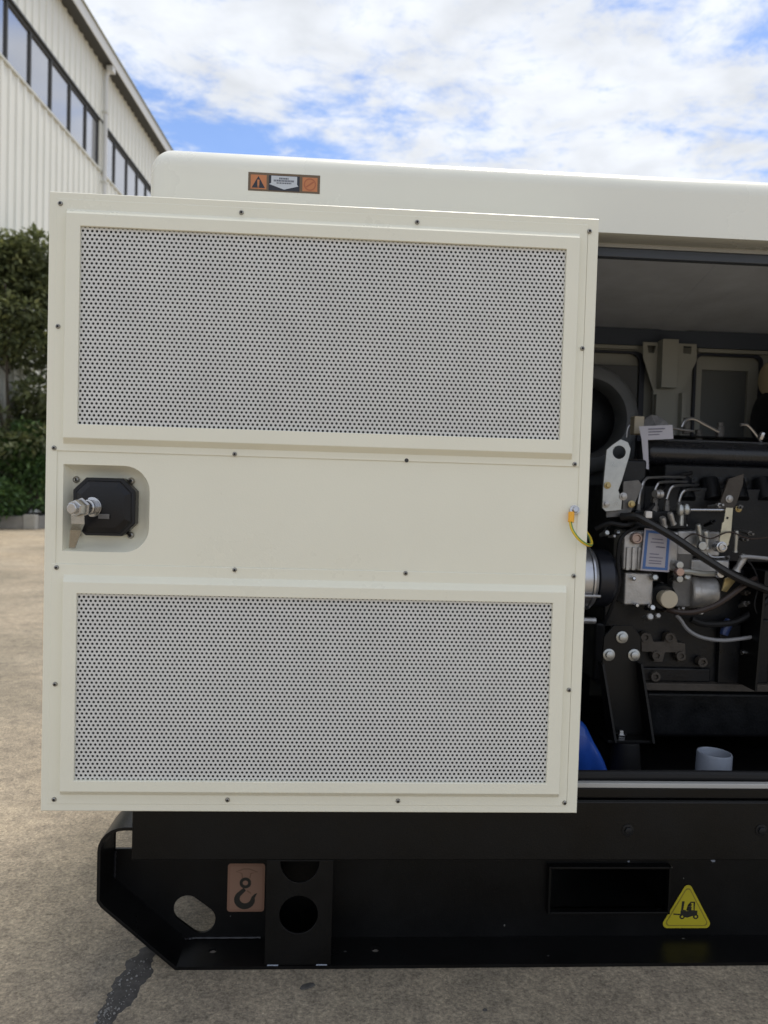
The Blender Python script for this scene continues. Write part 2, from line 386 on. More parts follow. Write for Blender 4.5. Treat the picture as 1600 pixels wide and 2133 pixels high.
fl = MB(); contour_strip(fl, prof[:11]+[(-.358, .2665)], .0, .090, .006); sub(fl, 'end_flange', BLACKP, .0015)
ws_ = MB(); ws_.tube([(-.4125, .0885, .180), (-.4128, .0885, .125), (-.4085, .0885, .1185), (-.34, .0885, .0600), (-.282, .0885, .0095), (-.25, .0885, .0085), (-.13, .0885, .0085)], lambda t: .0022+.0006*math.sin(t*190), 6, sm=16); ws_.build('weld_seam', mat('weld_black', (.02, .02, .024), .35), base)
lf = MB(); bx = [(-.2764-.002, .0065), (X1, .0065), (X1, .0005), (-.2764, .0005)]
fh = [circle(at(442, 1996, .045).x, .05, .008, 12), circle(at(782, 1996, .045).x, .05, .008, 12), circle(1.3, .05, .008, 12)]
lf.plate([(-.277, .0005), (X1, .0005), (X1, .0895), (-.277, .0895)], [[(c[0], c[1]) for c in h] for h in fh], .0005, .0065, axis='z')
sub(lf, 'bottom_flange', BLACKP, .0012)
for h in fh[:2]:
    cx = sum(p[0] for p in h)/len(h); MBh = MB().lathe((cx, .05, .0007), (0, 0, 1), [(0, .0075), (.0012, .0075)], 12); MBh.build('flange_hole', mat('dusty_hole', (.20, .18, .16), .9), base)
# skirt band above the rail
sk = MB(); sk.box(-.3595, X1, .0005, .006, .2055, .318); sk.box(-.3595, X1, .006, .05, .312, .318); sk.box(-.3595, -.3535, .006, .9, .268, .318)
sub(sk, 'skirt_panel', BLACKP, .005, seg=4)
# stiffener post with lightening holes
cx = at(622, 1905, 0).x; pz = MB()
px0, px1 = at(553, 1900, 0).x, at(692, 1900, 0).x
half = [(cx-.034+.068*k/12 if False else cx+.036*math.cos(math.pi+math.pi*k/12), .2025+.040*math.sin(math.pi+math.pi*k/12)) for k in range(13)]
pz.plate([(px0, .0075), (px1, .0075), (px1, .2050), (px0, .2050)], [circle(cx, at(622, 1907, 0).z, .0355, 32), half], .002, .007)
pz.box(px0, px0+.005, .0072, .0893, .0075, .205); pz.box(px1-.005, px1, .0072, .0893, .0075, .205)
sub(pz, 'stiffener_post', BLACKP, .0008)
for x in (568, 670):
    q = at(x, 2008, 0).x; wd = MB(); wd.tube([(q-.010, .0018, .0074), (q-.004, .0012, .0080), (q+.003, .0016, .0076), (q+.010, .0020, .0074)], .0012, 6); wd.build('weld_bead', PVC, base)
# forklift pocket tube with frame
pt = MB(); x0, x1_, z0, z1 = pocket[0][0], pocket[1][0], pocket[0][1], pocket[2][1]
th = .005
pt.box(x0, x1_, .074, .5, z0-th, z0); pt.box(x0, x1_, .074, .5, z1, z1+th); pt.box(x0-th, x0, .074, .5, z0-th, z1+th); pt.box(x1_, x1_+th, .074, .5, z0-th, z1+th)
sub(pt, 'forklift_pocket', BLACKP, .001)
# rear rail and cross plate, floor tray
rr_ = MB(); rr_.plate([(x, min(z, .26)) for x, z in prof], [oval, pocket], .870, .876); rr_.build('rear_rail', BLACKP, base)
ft = MB(); ft.box(-.3, X1-.02, .10, .9295, .262, .268); ft.build('floor_plate', BLACKP, base)
# bolts on skirt
def bolt_mesh(name, r, h, mt, hexa=True, washer=True):
    b = MB()
    if washer: b.lathe((0, 0, 0), (0, -1, 0), [(0, r*1.55), (h*.22, r*1.55), (h*.28, r*1.4)], 16)
    b.lathe((0, 0, 0), (0, -1, 0), [(h*.2, r), (h*.9, r), (h, r*.82)], 6 if hexa else 14)
    o = b.build(name, mt); me = o.data; bpy.data.objects.remove(o); return me
def screw_mesh(mt, dk):
    b = MB(); b.lathe((0, 0, 0), (0, -1, 0), [(0, .0047), (.0012, .0046), (.0026, .0036), (.0030, .0024), (.0012, .0018)], 12)
    b.lathe((0, -.0012, 0), (0, -1, 0), [(0, .0020), (.0003, .0019)], 6, mi=1)
    o = b.build('screw', [mt, dk]); me = o.data; bpy.data.objects.remove(o); return me
B_BLK = bolt_mesh('bolt_black', .0075, .006, BLACKM); B_ST = bolt_mesh('bolt_steel', .0058, .006, ALU); B_BR = bolt_mesh('bolt_yellow', .0052, .006, BRASS)
B_BIG = bolt_mesh('bolt_big', .0088, .010, ZINC, False)
SCREW = screw_mesh(mat('screw_zinc', (.33, .32, .30), .3, .9), mat('screw_dark', (.015, .015, .015), .6))
for x in (1308, 1586): inst(B_BLK, 'bolt', base, (at(x, 1730, 0).x, .0005, at(x, 1730, 0).z))
# paint chips on the base
for (x, y, r, Y) in ((1486, 1793, .007, .0885), (1280, 1955, .004, .0885), (1310, 1795, .004, .0885)):
    q = at(x, y, Y); c = MB(); c.flat([(q.x+r*random.uniform(.5, 1)*math.cos(a), q.z+r*.6*random.uniform(.5, 1)*math.sin(a)) for a in [k*.9 for k in range(7)]], .0893); c.build('paint_chip', PVC, base)

rk = random.Random(5)
for k in range(16):
    c = MB(); x = rk.uniform(-.2, .95); r = rk.uniform(.0008, .0022)
    if k % 2: c.add([(x+r*1.6*math.cos(a), rk.uniform(.02, .03)*0+.012+k*.0045+r*math.sin(a), .0069) for a in [q*1.05 for q in range(6)]], [tuple(range(6))])
    else: z0_ = rk.uniform(.02, .19); c.flat([(x+r*math.cos(a), z0_+r*1.4*math.sin(a)) for a in [q*1.05 for q in range(6)]], .0892)
    if not (px0-.01 < x < px1+.01 or x0-.01 < x < x1_+.01): c.build('paint_chip', ALUD, base)
# hook label on the web
def hook_decal():
    d = MB(); a, b = at(475, 1799, .0893), at(550, 1899, .0893); x0, x1, z1, z0 = a.x, b.x, a.z, b.z; W, H = x1-x0, z1-z0
    d.plate(rrect(x0, x1, z0, z1, .006), [], .0893, .0898, mi=1)
    d.plate(rrect(x0+W*.07, x1-W*.07, z0+H*.05, z1-H*.06, .003), [], .0891, .0893, mi=0)
    y = .0889
    P = lambda u, v: (x0+W*u, z1-H*v)
    def band(pts, ws, mi):
        n = len(pts)
        Lp, Rp = [], []
        for i in range(n):
            p = Vector(P(*pts[i])); q0 = Vector(P(*pts[max(i-1, 0)])); q1 = Vector(P(*pts[min(i+1, n-1)])); t_ = (q1-q0).normalized(); nn = Vector((-t_.y, t_.x)); Lp.append(p+nn*ws[i]*W/2); Rp.append(p-nn*ws[i]*W/2)
        for i in range(n-1): d.flat([Lp[i], Lp[i+1], Rp[i+1], Rp[i]], y, mi)
    eye = [(.48+.115*math.cos(R(k*15)), .40+.082*math.sin(R(k*15))) for k in range(25)]
    band(eye, [.085]*25, 2)
    hook = [(.47, .53), (.42, .56)]+[(.475+.215*math.cos(R(a)), .735+.150*math.sin(R(a))) for a in range(235, 5, -15)]+[(.70, .70), (.76, .64), (.80, .615)]
    ws = [.10, .11]+[.12+.05*math.sin(math.pi*i/16) for i in range(len(hook)-5)]+[.09, .05, .01]
    band(hook, ws, 2)
    band([(.40, .31), (.38, .20), (.22, .17), (.42, .11), (.58, .11), (.80, .175), (.62, .20), (.60, .30)], [.03]*8, 3)
    band([(.53, .56), (.64, .62)], [.04, .03], 3)
    return d
hook_decal().build('hook_label', [D_PK, D_PK2, D_YK, D_PK3], base, smooth=False, recalc=False)['label'] = 'tan label with black lifting hook'
def tri_decal():
    d = MB(); Y = .0893
    T, Lb, Rb = at(1434, 1834, Y), at(1374, 1933, Y), at(1485, 1933, Y)
    V = [Vector((Lb.x, Lb.z)), Vector((Rb.x, Rb.z)), Vector((T.x, T.z))]; ctr = (V[0]+V[1]+V[2])/3
    def tri(sc_, r):
        out_ = []
        Q = [ctr+(v-ctr)*sc_ for v in V]
        for i in range(3):
            a, b, c = Q[i-1], Q[i], Q[(i+1) % 3]; d1 = (a-b).normalized(); d2 = (c-b).normalized(); h = math.acos(max(-1, min(1, d1.dot(d2))))/2
            bis = (d1+d2).normalized(); cen = b+bis*(r/math.sin(h)); p1 = b+d1*(r/math.tan(h)); p2 = b+d2*(r/math.tan(h))
            for k in range(7): q = p1.lerp(p2, k/6); out_.append(tuple(cen+(q-cen).normalized()*r))
        return out_
    d.plate(tri(1, .009), [], Y-.0006, Y, mi=0); d.plate(tri(.865, .0065), [], Y-.0009, Y-.0006, mi=1); d.plate(tri(.80, .0055), [], Y-.0011, Y-.0009, mi=0)
    y = Y-.0013; W = (V[1]-V[0]).length; H = (V[2].y-V[0].y)
    P = lambda u, v: (V[0].x+W*(u-190)/1200, V[0].y+H*(1290-v)/1110)
    f = lambda pts: d.flat([P(*p) for p in pts], y, 2)
    f([(480, 945), (640, 955), (640, 985), (480, 975)])
    f([(665, 660), (725, 660), (695, 880), (650, 880)]); f([(690, 860), (760, 870), (760, 890), (690, 890)])
    f([(640, 880), (780, 890), (900, 870), (1020, 880), (1015, 980), (930, 1000), (800, 1045), (720, 1030), (640, 1010)])
    f([(765, 870), (800, 740), (860, 670), (960, 670), (955, 700), (870, 700), (825, 760), (795, 880)]); f([(925, 690), (960, 680), (955, 870), (930, 870)])
    f([(780, 880), (800, 800), (850, 770), (890, 800), (880, 880)]); d.flat([P(850+38*math.cos(a), 745+38*math.sin(a)) for a in [k*.63 for k in range(10)]], y, 2)
    for cx_, cz_ in ((680, 1020), (985, 1020)):
        d.flat([P(cx_+62*math.cos(k*.4189), cz_+60*math.sin(k*.4189)) for k in range(15)], y-.0001, 2)
        d.flat([P(cx_+26*math.cos(k*.628), cz_+26*math.sin(k*.628)) for k in range(10)], y-.0003, 0)
    return d
tri_decal().build('forklift_label', [D_YE, D_YD, D_YK], base, smooth=False, recalc=False)['label'] = 'yellow triangle label with black forklift'

# --- canopy shell
cb = bmesh.new()
zr0, zr1 = 1.3765, 1.4965
bmesh.ops.create_cube(cb, size=1)
for v in cb.verts: v.co = Vector((X0 if v.co.x < 0 else X1, 0 if v.co.y < 0 else YB, zr0 if v.co.z < 0 else zr1))
edges = [e for e in cb.edges if not all(abs(v.co.z-zr0) < 1e-6 for v in e.verts)]
bmesh.ops.bevel(cb, geom=edges, offset=.042, offset_type='OFFSET', segments=8, profile=.5, affect='EDGES', clamp_overlap=True)
bmesh.ops.delete(cb, geom=[f for f in cb.faces if all(abs(v.co.z-zr0) < 1e-6 for v in f.verts)], context='FACES')
# outward lip at foot of roof: turned under
be = [e for e in cb.edges if e.is_boundary]
r_ = bmesh.ops.extrude_edge_only(cb, edges=be); nv = [v for v in r_['geom'] if isinstance(v, bmesh.types.BMVert)]
cxm, cym = (X0+X1)/2, YB/2
for v in nv:
    v.co.x += (.016 if v.co.x < cxm else -.016); v.co.y += (.056 if v.co.y < cym else -.022); v.co.z -= .0005
bmesh.ops.recalc_face_normals(cb, faces=cb.faces)
me = bpy.data.meshes.new('canopy'); cb.to_mesh(me); cb.free()
me.vertices.foreach_set('co', [q for v in me.vertices for q in (v.co-gen.location)]); me.materials.append(CREAM2)
me.polygons.foreach_set('use_smooth', [True]*len(me.polygons)); me.set_sharp_from_angle(angle=R(60)); me.update()
canopy = bpy.data.objects.new('canopy', me); COL.objects.link(canopy); canopy.parent = gen
sm = canopy.modifiers.new('solid', 'SOLIDIFY'); sm.thickness = .0025; sm.offset = -1
csub = lambda mb, name, mt, bev=.0015, **k: mb.build(name, mt, canopy, bevel=bev, **k)
# walls: front wall left of opening, header over opening, right, rear, ends
OX0, OX1 = .452, 1.372
hd = MB(); hd.box(OX0-.02, OX1+.02, .056, .064, 1.3685, 1.3825); csub(hd, 'header_panel', STRIP)
fwl = MB(); fwl.box(X0+.012, OX0, .014, .022, .322, 1.3745); csub(fwl, 'front_panel', CREAM, .002)
fwl = MB(); fwl.box(OX1, X1-.012, .014, .022, .322, 1.3745); csub(fwl, 'front_panel', CREAM, .002)
ew = MB(); ew.box(X0+.004, X0+.0115, .014, YB-.012, .3195, 1.3740); csub(ew, 'end_panel', CREAM, .002)
ew = MB(); ew.box(X1-.0115, X1-.004, .014, YB-.012, .320, 1.3740); csub(ew, 'end_panel', CREAM, .002)
# sill of the opening
sl = MB(); sl.box(OX0, OX1, .010, .024, .340, .3495); csub(sl, 'sill_strip', STRIP, .002)
sl = MB(); sl.box(OX0-.02, OX1, .012, .060, .3195, .3395); csub(sl, 'sill_channel', BLACKP, .002)
rs = MB(); rs.tube([(OX0, .030, .357), (.7, .030, .3585), (1.0, .030, .357), (OX1, .030, .3575)], .0095, 10); csub(rs, 'bottom_seal', BLACKR, 0)
ts = MB(); ts.plate([(.054, 1.3500), (.072, 1.3500), (.076, 1.358), (.072, 1.3675), (.054, 1.3675)], [], OX0, OX1, axis='x'); csub(ts, 'top_seal', mat('seal_rubber', (.06, .07, .088), .45), .002)
ss = MB(); ss.box(OX0, OX0+.012, .024, .042, .36, 1.370); csub(ss, 'side_seal', BLACKR, .003)
# lining under roof, far wall
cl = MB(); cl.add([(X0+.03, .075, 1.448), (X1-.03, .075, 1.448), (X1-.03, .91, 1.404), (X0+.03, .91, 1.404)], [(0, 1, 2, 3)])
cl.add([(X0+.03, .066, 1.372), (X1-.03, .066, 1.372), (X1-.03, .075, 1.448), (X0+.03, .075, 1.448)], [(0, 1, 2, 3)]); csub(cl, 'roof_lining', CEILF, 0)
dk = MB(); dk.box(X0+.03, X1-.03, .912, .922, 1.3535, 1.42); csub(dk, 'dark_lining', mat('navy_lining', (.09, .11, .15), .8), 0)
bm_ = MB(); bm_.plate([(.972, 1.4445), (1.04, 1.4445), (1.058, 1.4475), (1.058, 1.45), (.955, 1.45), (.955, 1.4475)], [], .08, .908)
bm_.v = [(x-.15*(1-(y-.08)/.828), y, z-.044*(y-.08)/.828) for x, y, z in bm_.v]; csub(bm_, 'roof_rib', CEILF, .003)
YR = .93
# rear wall with two door openings
d1 = rrect(.46, .925, .36, 1.335, .03); d2 = rrect(1.085, 1.295, .36, 1.335, .022); d2 = rrect(1.080, 1.298, .36, 1.338, .022)
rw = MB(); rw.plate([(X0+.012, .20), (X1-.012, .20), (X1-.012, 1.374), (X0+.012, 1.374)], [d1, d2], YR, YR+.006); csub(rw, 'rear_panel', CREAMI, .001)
for d_, nm in ((d1, 'a'), (d2, 'b')):
    cxx = sum(p[0] for p in d_)/len(d_); czz = sum(p[1] for p in d_)/len(d_)
    se = MB(); se.plate(d_, [[(cxx+(p[0]-cxx)*.93, czz+(p[1]-czz)*.985) for p in d_]], YR-.014, YR-.001); csub(se, 'door_seal', mat('seal_dark', (.03, .036, .055), .5), .002)
    rd = MB(); x0 = min(p[0] for p in d_); x1 = max(p[0] for p in d_)
    zt = 1.303; ho = [(x0+.035, 1.0), (x1-.035, 1.0), (x1-.035, zt-.012), (x0+.035, zt-.012)]
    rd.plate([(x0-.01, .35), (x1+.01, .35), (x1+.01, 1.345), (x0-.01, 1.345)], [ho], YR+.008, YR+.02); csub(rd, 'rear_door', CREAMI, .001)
    mp_ = MB(); mp_.box(x0+.03, x1-.03, YR+.0205, YR+.026, .995, zt); csub(mp_, 'rear_mesh', mat('far_mesh', (.16, .17, .17), .6), 0)
hb = MB(); hb.box(.46, .90, .915, .9295, 1.3405, 1.352); csub(hb, 'rear_header', CREAMI, .001)
hb = MB(); hb.box(1.09, X1-.02, .915, .9295, 1.3405, 1.352); csub(hb, 'rear_header', CREAMI, .001)
# post with flared gussets
po = MB()
q = {k: at(*v, .88) for k, v in dict(a=(1340, 712), b=(1452, 712), c=(1422, 815), d=(1361, 815), e=(1357, 900), f=(1420, 900), g=(1340, 745), h=(1452, 750)).items()}
zt = q['a'].z
nt1 = [(q['a'].x+.018, zt-.032), (q['a'].x+.036, zt-.032), (q['a'].x+.040, zt-.010), (q['a'].x+.014, zt-.010)]
nt2 = [(q['b'].x-.040, zt-.030), (q['b'].x-.018, zt-.030), (q['b'].x-.016, zt-.008), (q['b'].x-.040, zt-.008)]
po.plate([(q['d'].x, q['d'].z), (q['d'].x, .34), (q['f'].x, .34), (q['c'].x, q['c'].z), (q['h'].x, q['h'].z), (q['b'].x, zt), (q['a'].x, zt), (q['g'].x, q['g'].z)], [nt1, nt2], .880, .885)
po.box(at(1382, 712, .84).x, at(1415, 712, .84).x, .842, .8795, q['d'].z+.008, zt+.004); po.box(q['d'].x+.002, q['d'].x+.010, .86, .8795, .34, q['d'].z-.01); po.box(q['f'].x-.014, q['f'].x-.002, .855, .8795, .34, q['d'].z-.004)
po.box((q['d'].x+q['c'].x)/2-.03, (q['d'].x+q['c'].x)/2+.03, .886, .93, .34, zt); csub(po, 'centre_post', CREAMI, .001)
# warning label on the roof edge
def warn_decal():
    d = MB(); A, B = at(517, 358, 0), at(667, 405, 0); x0, x1, z0, z1 = -.1765, -.049, 1.4195, 1.452; y = -.0002; W, H = x1-x0, z1-z0
    d.plate([(x0, z0), (x1, z0), (x1, z1), (x0, z1)], [], y-.0003, y+.0001, mi=0); y -= .0005
    P = lambda u, v: (x0+W*u, z0+H*v)
    f = lambda pts, mi, dy=0: d.flat([P(*p) for p in pts], y-dy, mi)
    f([(.035, .10), (.255, .10), (.255, .87), (.035, .87)], 1); f([(.05, .16), (.235, .16), (.142, .80)], 3, .0002); f([(.130, .26), (.154, .26), (.158, .6), (.126, .6)], 1, .0004); f([(.130, .18), (.154, .18), (.154, .23), (.130, .23)], 1, .0004)
    f([(.285, .06), (.715, .06), (.715, .88), (.285, .88)], 3); f([(.32, .86), (.68, .86), (.68, .42), (.70, .34), (.50, .13), (.29, .40), (.32, .46)], 4, .0002)
    for (u0, u1, v, h) in ((.43, .56, .68, .09), (.355, .645, .55, .10), (.395, .60, .44, .07)):
        u = u0
        while u < u1-.006: wv = random.uniform(.012, .022); f([(u, v), (min(u+wv, u1), v), (min(u+wv, u1), v+h), (u, v+h)], 5, .0004); u += wv+.006
    f([(.755, .10), (.965, .10), (.965, .86), (.755, .86)], 1)
    n = 24
    for k in range(n):
        a, b = 2*math.pi*k/n, 2*math.pi*(k+1)/n; c = (.86, .48); f([(c[0]+r*math.cos(t)*H/W, c[1]+r*math.sin(t)) for r, t in ((.34, a), (.34, b), (.27, b), (.27, a))], 2, .0002)
    f([(.80, .36), (.815, .30), (.92, .60), (.905, .66)], 2, .0002)
    return d
warn_decal().build('warning_label', [D_BR, D_OR, D_OR2, D_BK, D_WH, D_TX], canopy, smooth=False, recalc=False)['label'] = 'orange and black warning label with white arrow'

# --- door, swung fully open, inner face towards the viewer
DX0, DX1, DZ0, DZ1, DY = -.4845, .4292, .3395, 1.3645, -.100
lx0, lx1, lz0, lz1 = -.4555, -.3150, .7770, .9205
dee = rrect(lx0, lx1, lz0, lz1, (0, .042, .042, 0), 8)
dm_ = MB(); dm_.plate([(DX0, DZ0), (DX1, DZ0), (DX1, DZ1), (DX0, DZ1)], [dee], DY, DY+.0015)
dm_.box(DX0, DX0+.002, DY+.0015, -.068, DZ0, DZ1); dm_.box(DX1-.002, DX1, DY+.0015, -.068, DZ0, DZ1); dm_.box(DX0+.002, DX1-.002, DY+.0015, -.068, DZ0, DZ0+.002); dm_.box(DX0+.002, DX1-.002, DY+.0015, -.068, DZ1-.002, DZ1)
dm_.box(DX0-.0005, DX1+.0005, -.0679, -.0655, DZ0-.0005, DZ1+.0005)
door = dm_.build('door', CREAM, gen, bevel=.0012, seg=3)
dsub = lambda mb, name, mt, bev=.0008, **k: mb.build(name, mt, door, bevel=bev, **k)
# folded hem round the edge
hm = MB(); hw = .0185
a = rect_ring(DX0+.0003, DX1-.0003, DZ0+.0003, DZ1-.0003, DY-.0002); 
hm.loft([rect_ring(DX0+.0003, DX1-.0003, DZ0+.0003, DZ1-.0003, DY-.0002), rect_ring(DX0+.0016, DX1-.0016, DZ0+.0016, DZ1-.0016, DY-.0016), rect_ring(DX0+hw, DX1-hw, DZ0+hw, DZ1-hw, DY-.0014), rect_ring(DX0+hw, DX1-hw, DZ0+hw, DZ1-hw, DY-.0001)], (False, False))
dsub(hm, 'hem', CREAM, 0)
PX0, PX1 = DX0+.012, .410
def formed(fx0, fx1, fz0, fz1, ox0, ox1, oz0, oz1, pz0, pz1):
    y0 = DY-.0022; yf = DY-.0145; b = MB()
    sv, sh = .0095, .003
    for ring_pair in ((rect_ring(PX0, PX1, pz0, pz1, DY-.0003), rect_ring(PX0, PX1, pz0, pz1, y0)), (rect_ring(PX0, PX1, pz0, pz1, y0), rect_ring(fx0-sh, fx1+sh, fz0-sv, fz1+sv, y0)),
                      (rect_ring(fx0-sh, fx1+sh, fz0-sv, fz1+sv, y0), rect_ring(fx0, fx1, fz0, fz1, yf)), (rect_ring(fx0, fx1, fz0, fz1, yf), rect_ring(ox0, ox1, oz0, oz1, yf)), (rect_ring(ox0, ox1, oz0, oz1, yf), rect_ring(ox0, ox1, oz0, oz1, yf+.0075))):
        pass
    b.loft([rect_ring(PX0, PX1, pz0, pz1, DY-.0003), rect_ring(PX0, PX1, pz0, pz1, y0), rect_ring(fx0-sh, fx1+sh, fz0-sv, fz1+sv, y0), rect_ring(fx0, fx1, fz0, fz1, yf), rect_ring(ox0, ox1, oz0, oz1, yf), rect_ring(ox0, ox1, oz0, oz1, yf+.0075)], (False, False))
    o = dsub(b, 'mesh_frame', CREAM, .0011, seg=3, ang=25)
    ins = MB(); ins.box(ox0-.004, ox1+.004, DY-.0035, DY-.0005, oz0-.004, oz1+.004); dsub(ins, 'insulation', FOAM, 0)
    # perforated sheet: a hexagonal cell with a round hole, repeated
    p = .0075; rh = .00216; ym = yf+.0052; yb = ym+.0011; n = 12; vs = []; fs = []
    hexr = p/math.sqrt(3)
    outer = []
    for k in range(12):
        a_ = R(30*k+30); rr2 = hexr if k % 2 == 0 else p/2
        outer.append((rr2*math.cos(a_), rr2*math.sin(a_)))
    hole = [(rh*math.cos(R(30*k+30)), rh*math.sin(R(30*k+30))) for k in range(12)]
    nr = int((oz1-oz0)/(p*.866))+2; ncol = int((ox1-ox0)/p)+2
    for j in range(nr):
        for i in range(ncol):
            cx = ox0-.001+(i+(.5 if j % 2 else 0))*p; cz = oz1+.0005-j*p*.866
            if cz < oz0-.003: continue
            b0 = len(vs)
            vs += [(cx+u, ym, cz+v) for u, v in outer]+[(cx+u, ym, cz+v) for u, v in hole]+[(cx+u, yb, cz+v) for u, v in hole]
            for k in range(12):
                k2 = (k+1) % 12
                fs.append((b0+k, b0+k2, b0+12+k2, b0+12+k)); fs.append((b0+12+k, b0+12+k2, b0+24+k2, b0+24+k))
    sh_ = MB(); sh_.add(vs, fs); dsub(sh_, 'perforated_sheet', GALV, 0, smooth=False, recalc=False)
formed(-.4525, .3935, .9640, 1.3270, -.4300, .3712, .9868, 1.3068, .9425, 1.3535)
formed(-.4490, .3925, .3780, .7275, -.4265, .3695, .3965, .7085, .3520, .7560)
for x, y in ((126, 424), (503, 443), (869, 463), (1228, 482), (121, 680), (1213, 726), (113, 933), (489, 946), (1197, 967), (118, 1182), (489, 1187), (845, 1194), (1195, 1200), (115, 1425), (1185, 1437), (113, 1665), (474, 1666), (829, 1668), (1176, 1672)):
    q_ = at(x, y, DY-.002); inst(SCREW, 'screw', door, (q_.x, DY-.0021, q_.z), (0, random.uniform(0, 6), 0)).scale = (.86, 1, .86)
q_ = at(847, 959, DY-.002); sh_ = MB().lathe((q_.x, DY-.0023, q_.z), (0, -1, 0), [(0, .0035), (.0002, .0035)], 12); dsub(sh_, 'screw_hole', FOAM, 0)
# latch recess
lr = MB(); dn = [Vector(p) for p in dee]; cxl = (lx0+lx1)/2; czl = (lz0+lz1)/2
def dsc(k, y): return [(cxl+(p.x-cxl)*k, y, czl+(p.y-czl)*k) for p in dn]
lr.loft([dsc(1, DY+.0002), dsc(.99, DY+.003), dsc(.95, DY+.012), dsc(.89, DY+.020), dsc(.80, DY+.0265), dsc(.70, DY+.028)], (False, True)); dsub(lr, 'latch_recess', CREAM, 0, ang=50)
bx0, bx1, bz0, bz1 = -.4405, -.3385, .8035, .9000; ch = .021
octo = [(bx0+ch, bz0), (bx1-ch, bz0), (bx1, bz0+ch), (bx1, bz1-ch), (bx1-ch, bz1), (bx0+ch, bz1), (bx0, bz1-ch), (bx0, bz0+ch)]
oc = (sum(p[0] for p in octo)/8, sum(p[1] for p in octo)/8)
os_ = lambda k, y: [(oc[0]+(p[0]-oc[0])*k, y, oc[1]+(p[1]-oc[1])*k) for p in octo]
lb = MB(); lb.loft([os_(1, DY+.0235), os_(1, DY+.004), os_(.985, DY+.002), os_(.90, DY+.002), os_(.86, DY-.001), os_(.70, DY-.006), os_(.50, DY-.0075)], (False, True)); dsub(lb, 'latch_housing', PLASTIC, .0012, seg=3, ang=20)
for x, y in ((157, 999), (272, 1002), (271, 1115), (160, 1112)):
    q_ = at(x, y, DY+.022); inst(SCREW, 'latch_screw', door, (q_.x, DY+.0265, q_.z)).scale = (1.3, 2.2, 1.3)
# spindle, washers, hex nut, cam tongue
q0 = at(194, 1056, DY-.006); q1 = at(150, 1059, DY-.062); ax_ = (q1-q0).normalized(); ln = (q1-q0).length
lt = MB(); lt.lathe(q0, ax_, [(-.004, .0165), (.003, .0165), (.0034, .0150)], 24); dsub(lt, 'latch_washer', STEEL, .0004)
lt = MB(); lt.lathe(q0, ax_, [(.003, .012), (.010, .012), (.011, .0125), (.016, .0125), (.017, .0105), (ln*.55, .0105)], 20); dsub(lt, 'latch_spindle', STEEL, .0004)
lt = MB(); lt.lathe(q0, ax_, [(ln*.55, .0165), (ln*.55+.003, .0165), (ln*.55+.0031, .0138), (ln*.88, .0138), (ln*.92, .0122)], 6, ph=.4); dsub(lt, 'latch_nut', STEEL, .0008)
lt = MB(); lt.lathe(q0, ax_, [(ln*.9, .0088), (ln*1.02, .0088), (ln*1.04, .0075)], 16); dsub(lt, 'latch_stud', STEEL, .0004)
qa = q0+ax_*(ln*.62); qb = at(150, 1142, DY+.006)
cm = MB(); w1 = .0105; w2 = .0052
prof_c = [(qa+Vector((-.004, 0, -.004)), w1), (qa+Vector((-.003, .0, -.026)), w1), (qa.lerp(qb, .55)+Vector((-.001, .006, 0)), w1*.9), (qb, w2)]
rings_ = [[p+Vector((-w_, -.0015, 0)), p+Vector((w_, -.0015, 0)), p+Vector((w_, .0015, 0)), p+Vector((-w_, .0015, 0))] for p, w_ in prof_c]
cm.loft(rings_); dsub(cm, 'latch_cam', mat('cam_steel', (.42, .40, .36), .25, .9, var=.15, vscale=60), .0006)
lt = MB(); q2 = at(192, 1062, DY-.004); lt.box(q2.x+.012, q2.x+.030, DY-.012, DY-.009, q2.z-.014, q2.z-.006); dsub(lt, 'latch_stop', ALUD, .0006)
# hinges behind the right edge
for z in (.52, 1.18):
    h = MB(); h.cyl((.4405, -.030, z-.04), (.4405, -.030, z+.04), .007, 14); h.box(.385, .4400, -.0653, -.0620, z-.038, z+.038); h.box(.4370, .4410, -.0620, -.030, z-.038, z+.038); h.box(.4420, .4460, -.030, .0138, z-.038, z+.038)
    dsub(h, 'hinge', BLACKP, .0008)

# --- earth cable between door and canopy
lug = at(1198, 1063, DY-.006)
cable = tag(empty('earth_cable', (lug.x, lug.y, lug.z)), 'yellow and green earth cable bolted to the right edge of the open door', 'cable')
inst(bolt_mesh('earth_bolt', .0055, .009, STEEL), 'bolt', cable, (lug.x, DY-.0025, lug.z), (R(-12), 0, 0))
lg = MB(); l2 = at(1190, 1080, DY-.012); lg.lathe((lug.x, DY-.0022, lug.z), (0, -1, 0), [(0, .0075), (.001, .0075)], 14); lg.loft([[Vector((lug.x+sx*.004, DY-.003+dy, lug.z-.004)) for sx, dy in ((-1, 0), (1, 0), (1, -.001), (-1, -.001))], [Vector((l2.x+sx*.003+.001, DY-.007+dy, l2.z+.008)) for sx, dy in ((-1, 0), (1, 0), (1, -.001), (-1, -.001))]]); lg.build('terminal', STEEL, cable)
sl_ = MB(); l3 = at(1188, 1090, DY-.014); sl_.tube([(l2.x+.001, DY-.008, l2.z+.010), (l2.x, DY-.012, l2.z), (l3.x+.001, DY-.0135, l3.z+.002)], .0052, 10); sl_.build('terminal_sleeve', LUG, cable)
cp = [at(1188, 1086, DY-.014), at(1192, 1103, DY-.017), at(1205, 1122, DY-.02), at(1222, 1134, DY-.012), at(1232, 1134, DY+.02), at(1228, 1118, -.03), at(1214, 1100, .0), at(1200, 1090, .013)]
cy = MB(); cy.tube(cp, .0028, 8); cy.m = [1 if (i % 8) in (2, 3, 6) else 0 for i in range(len(cy.f))]; cy.build('cable', [YEL, GRN], cable)

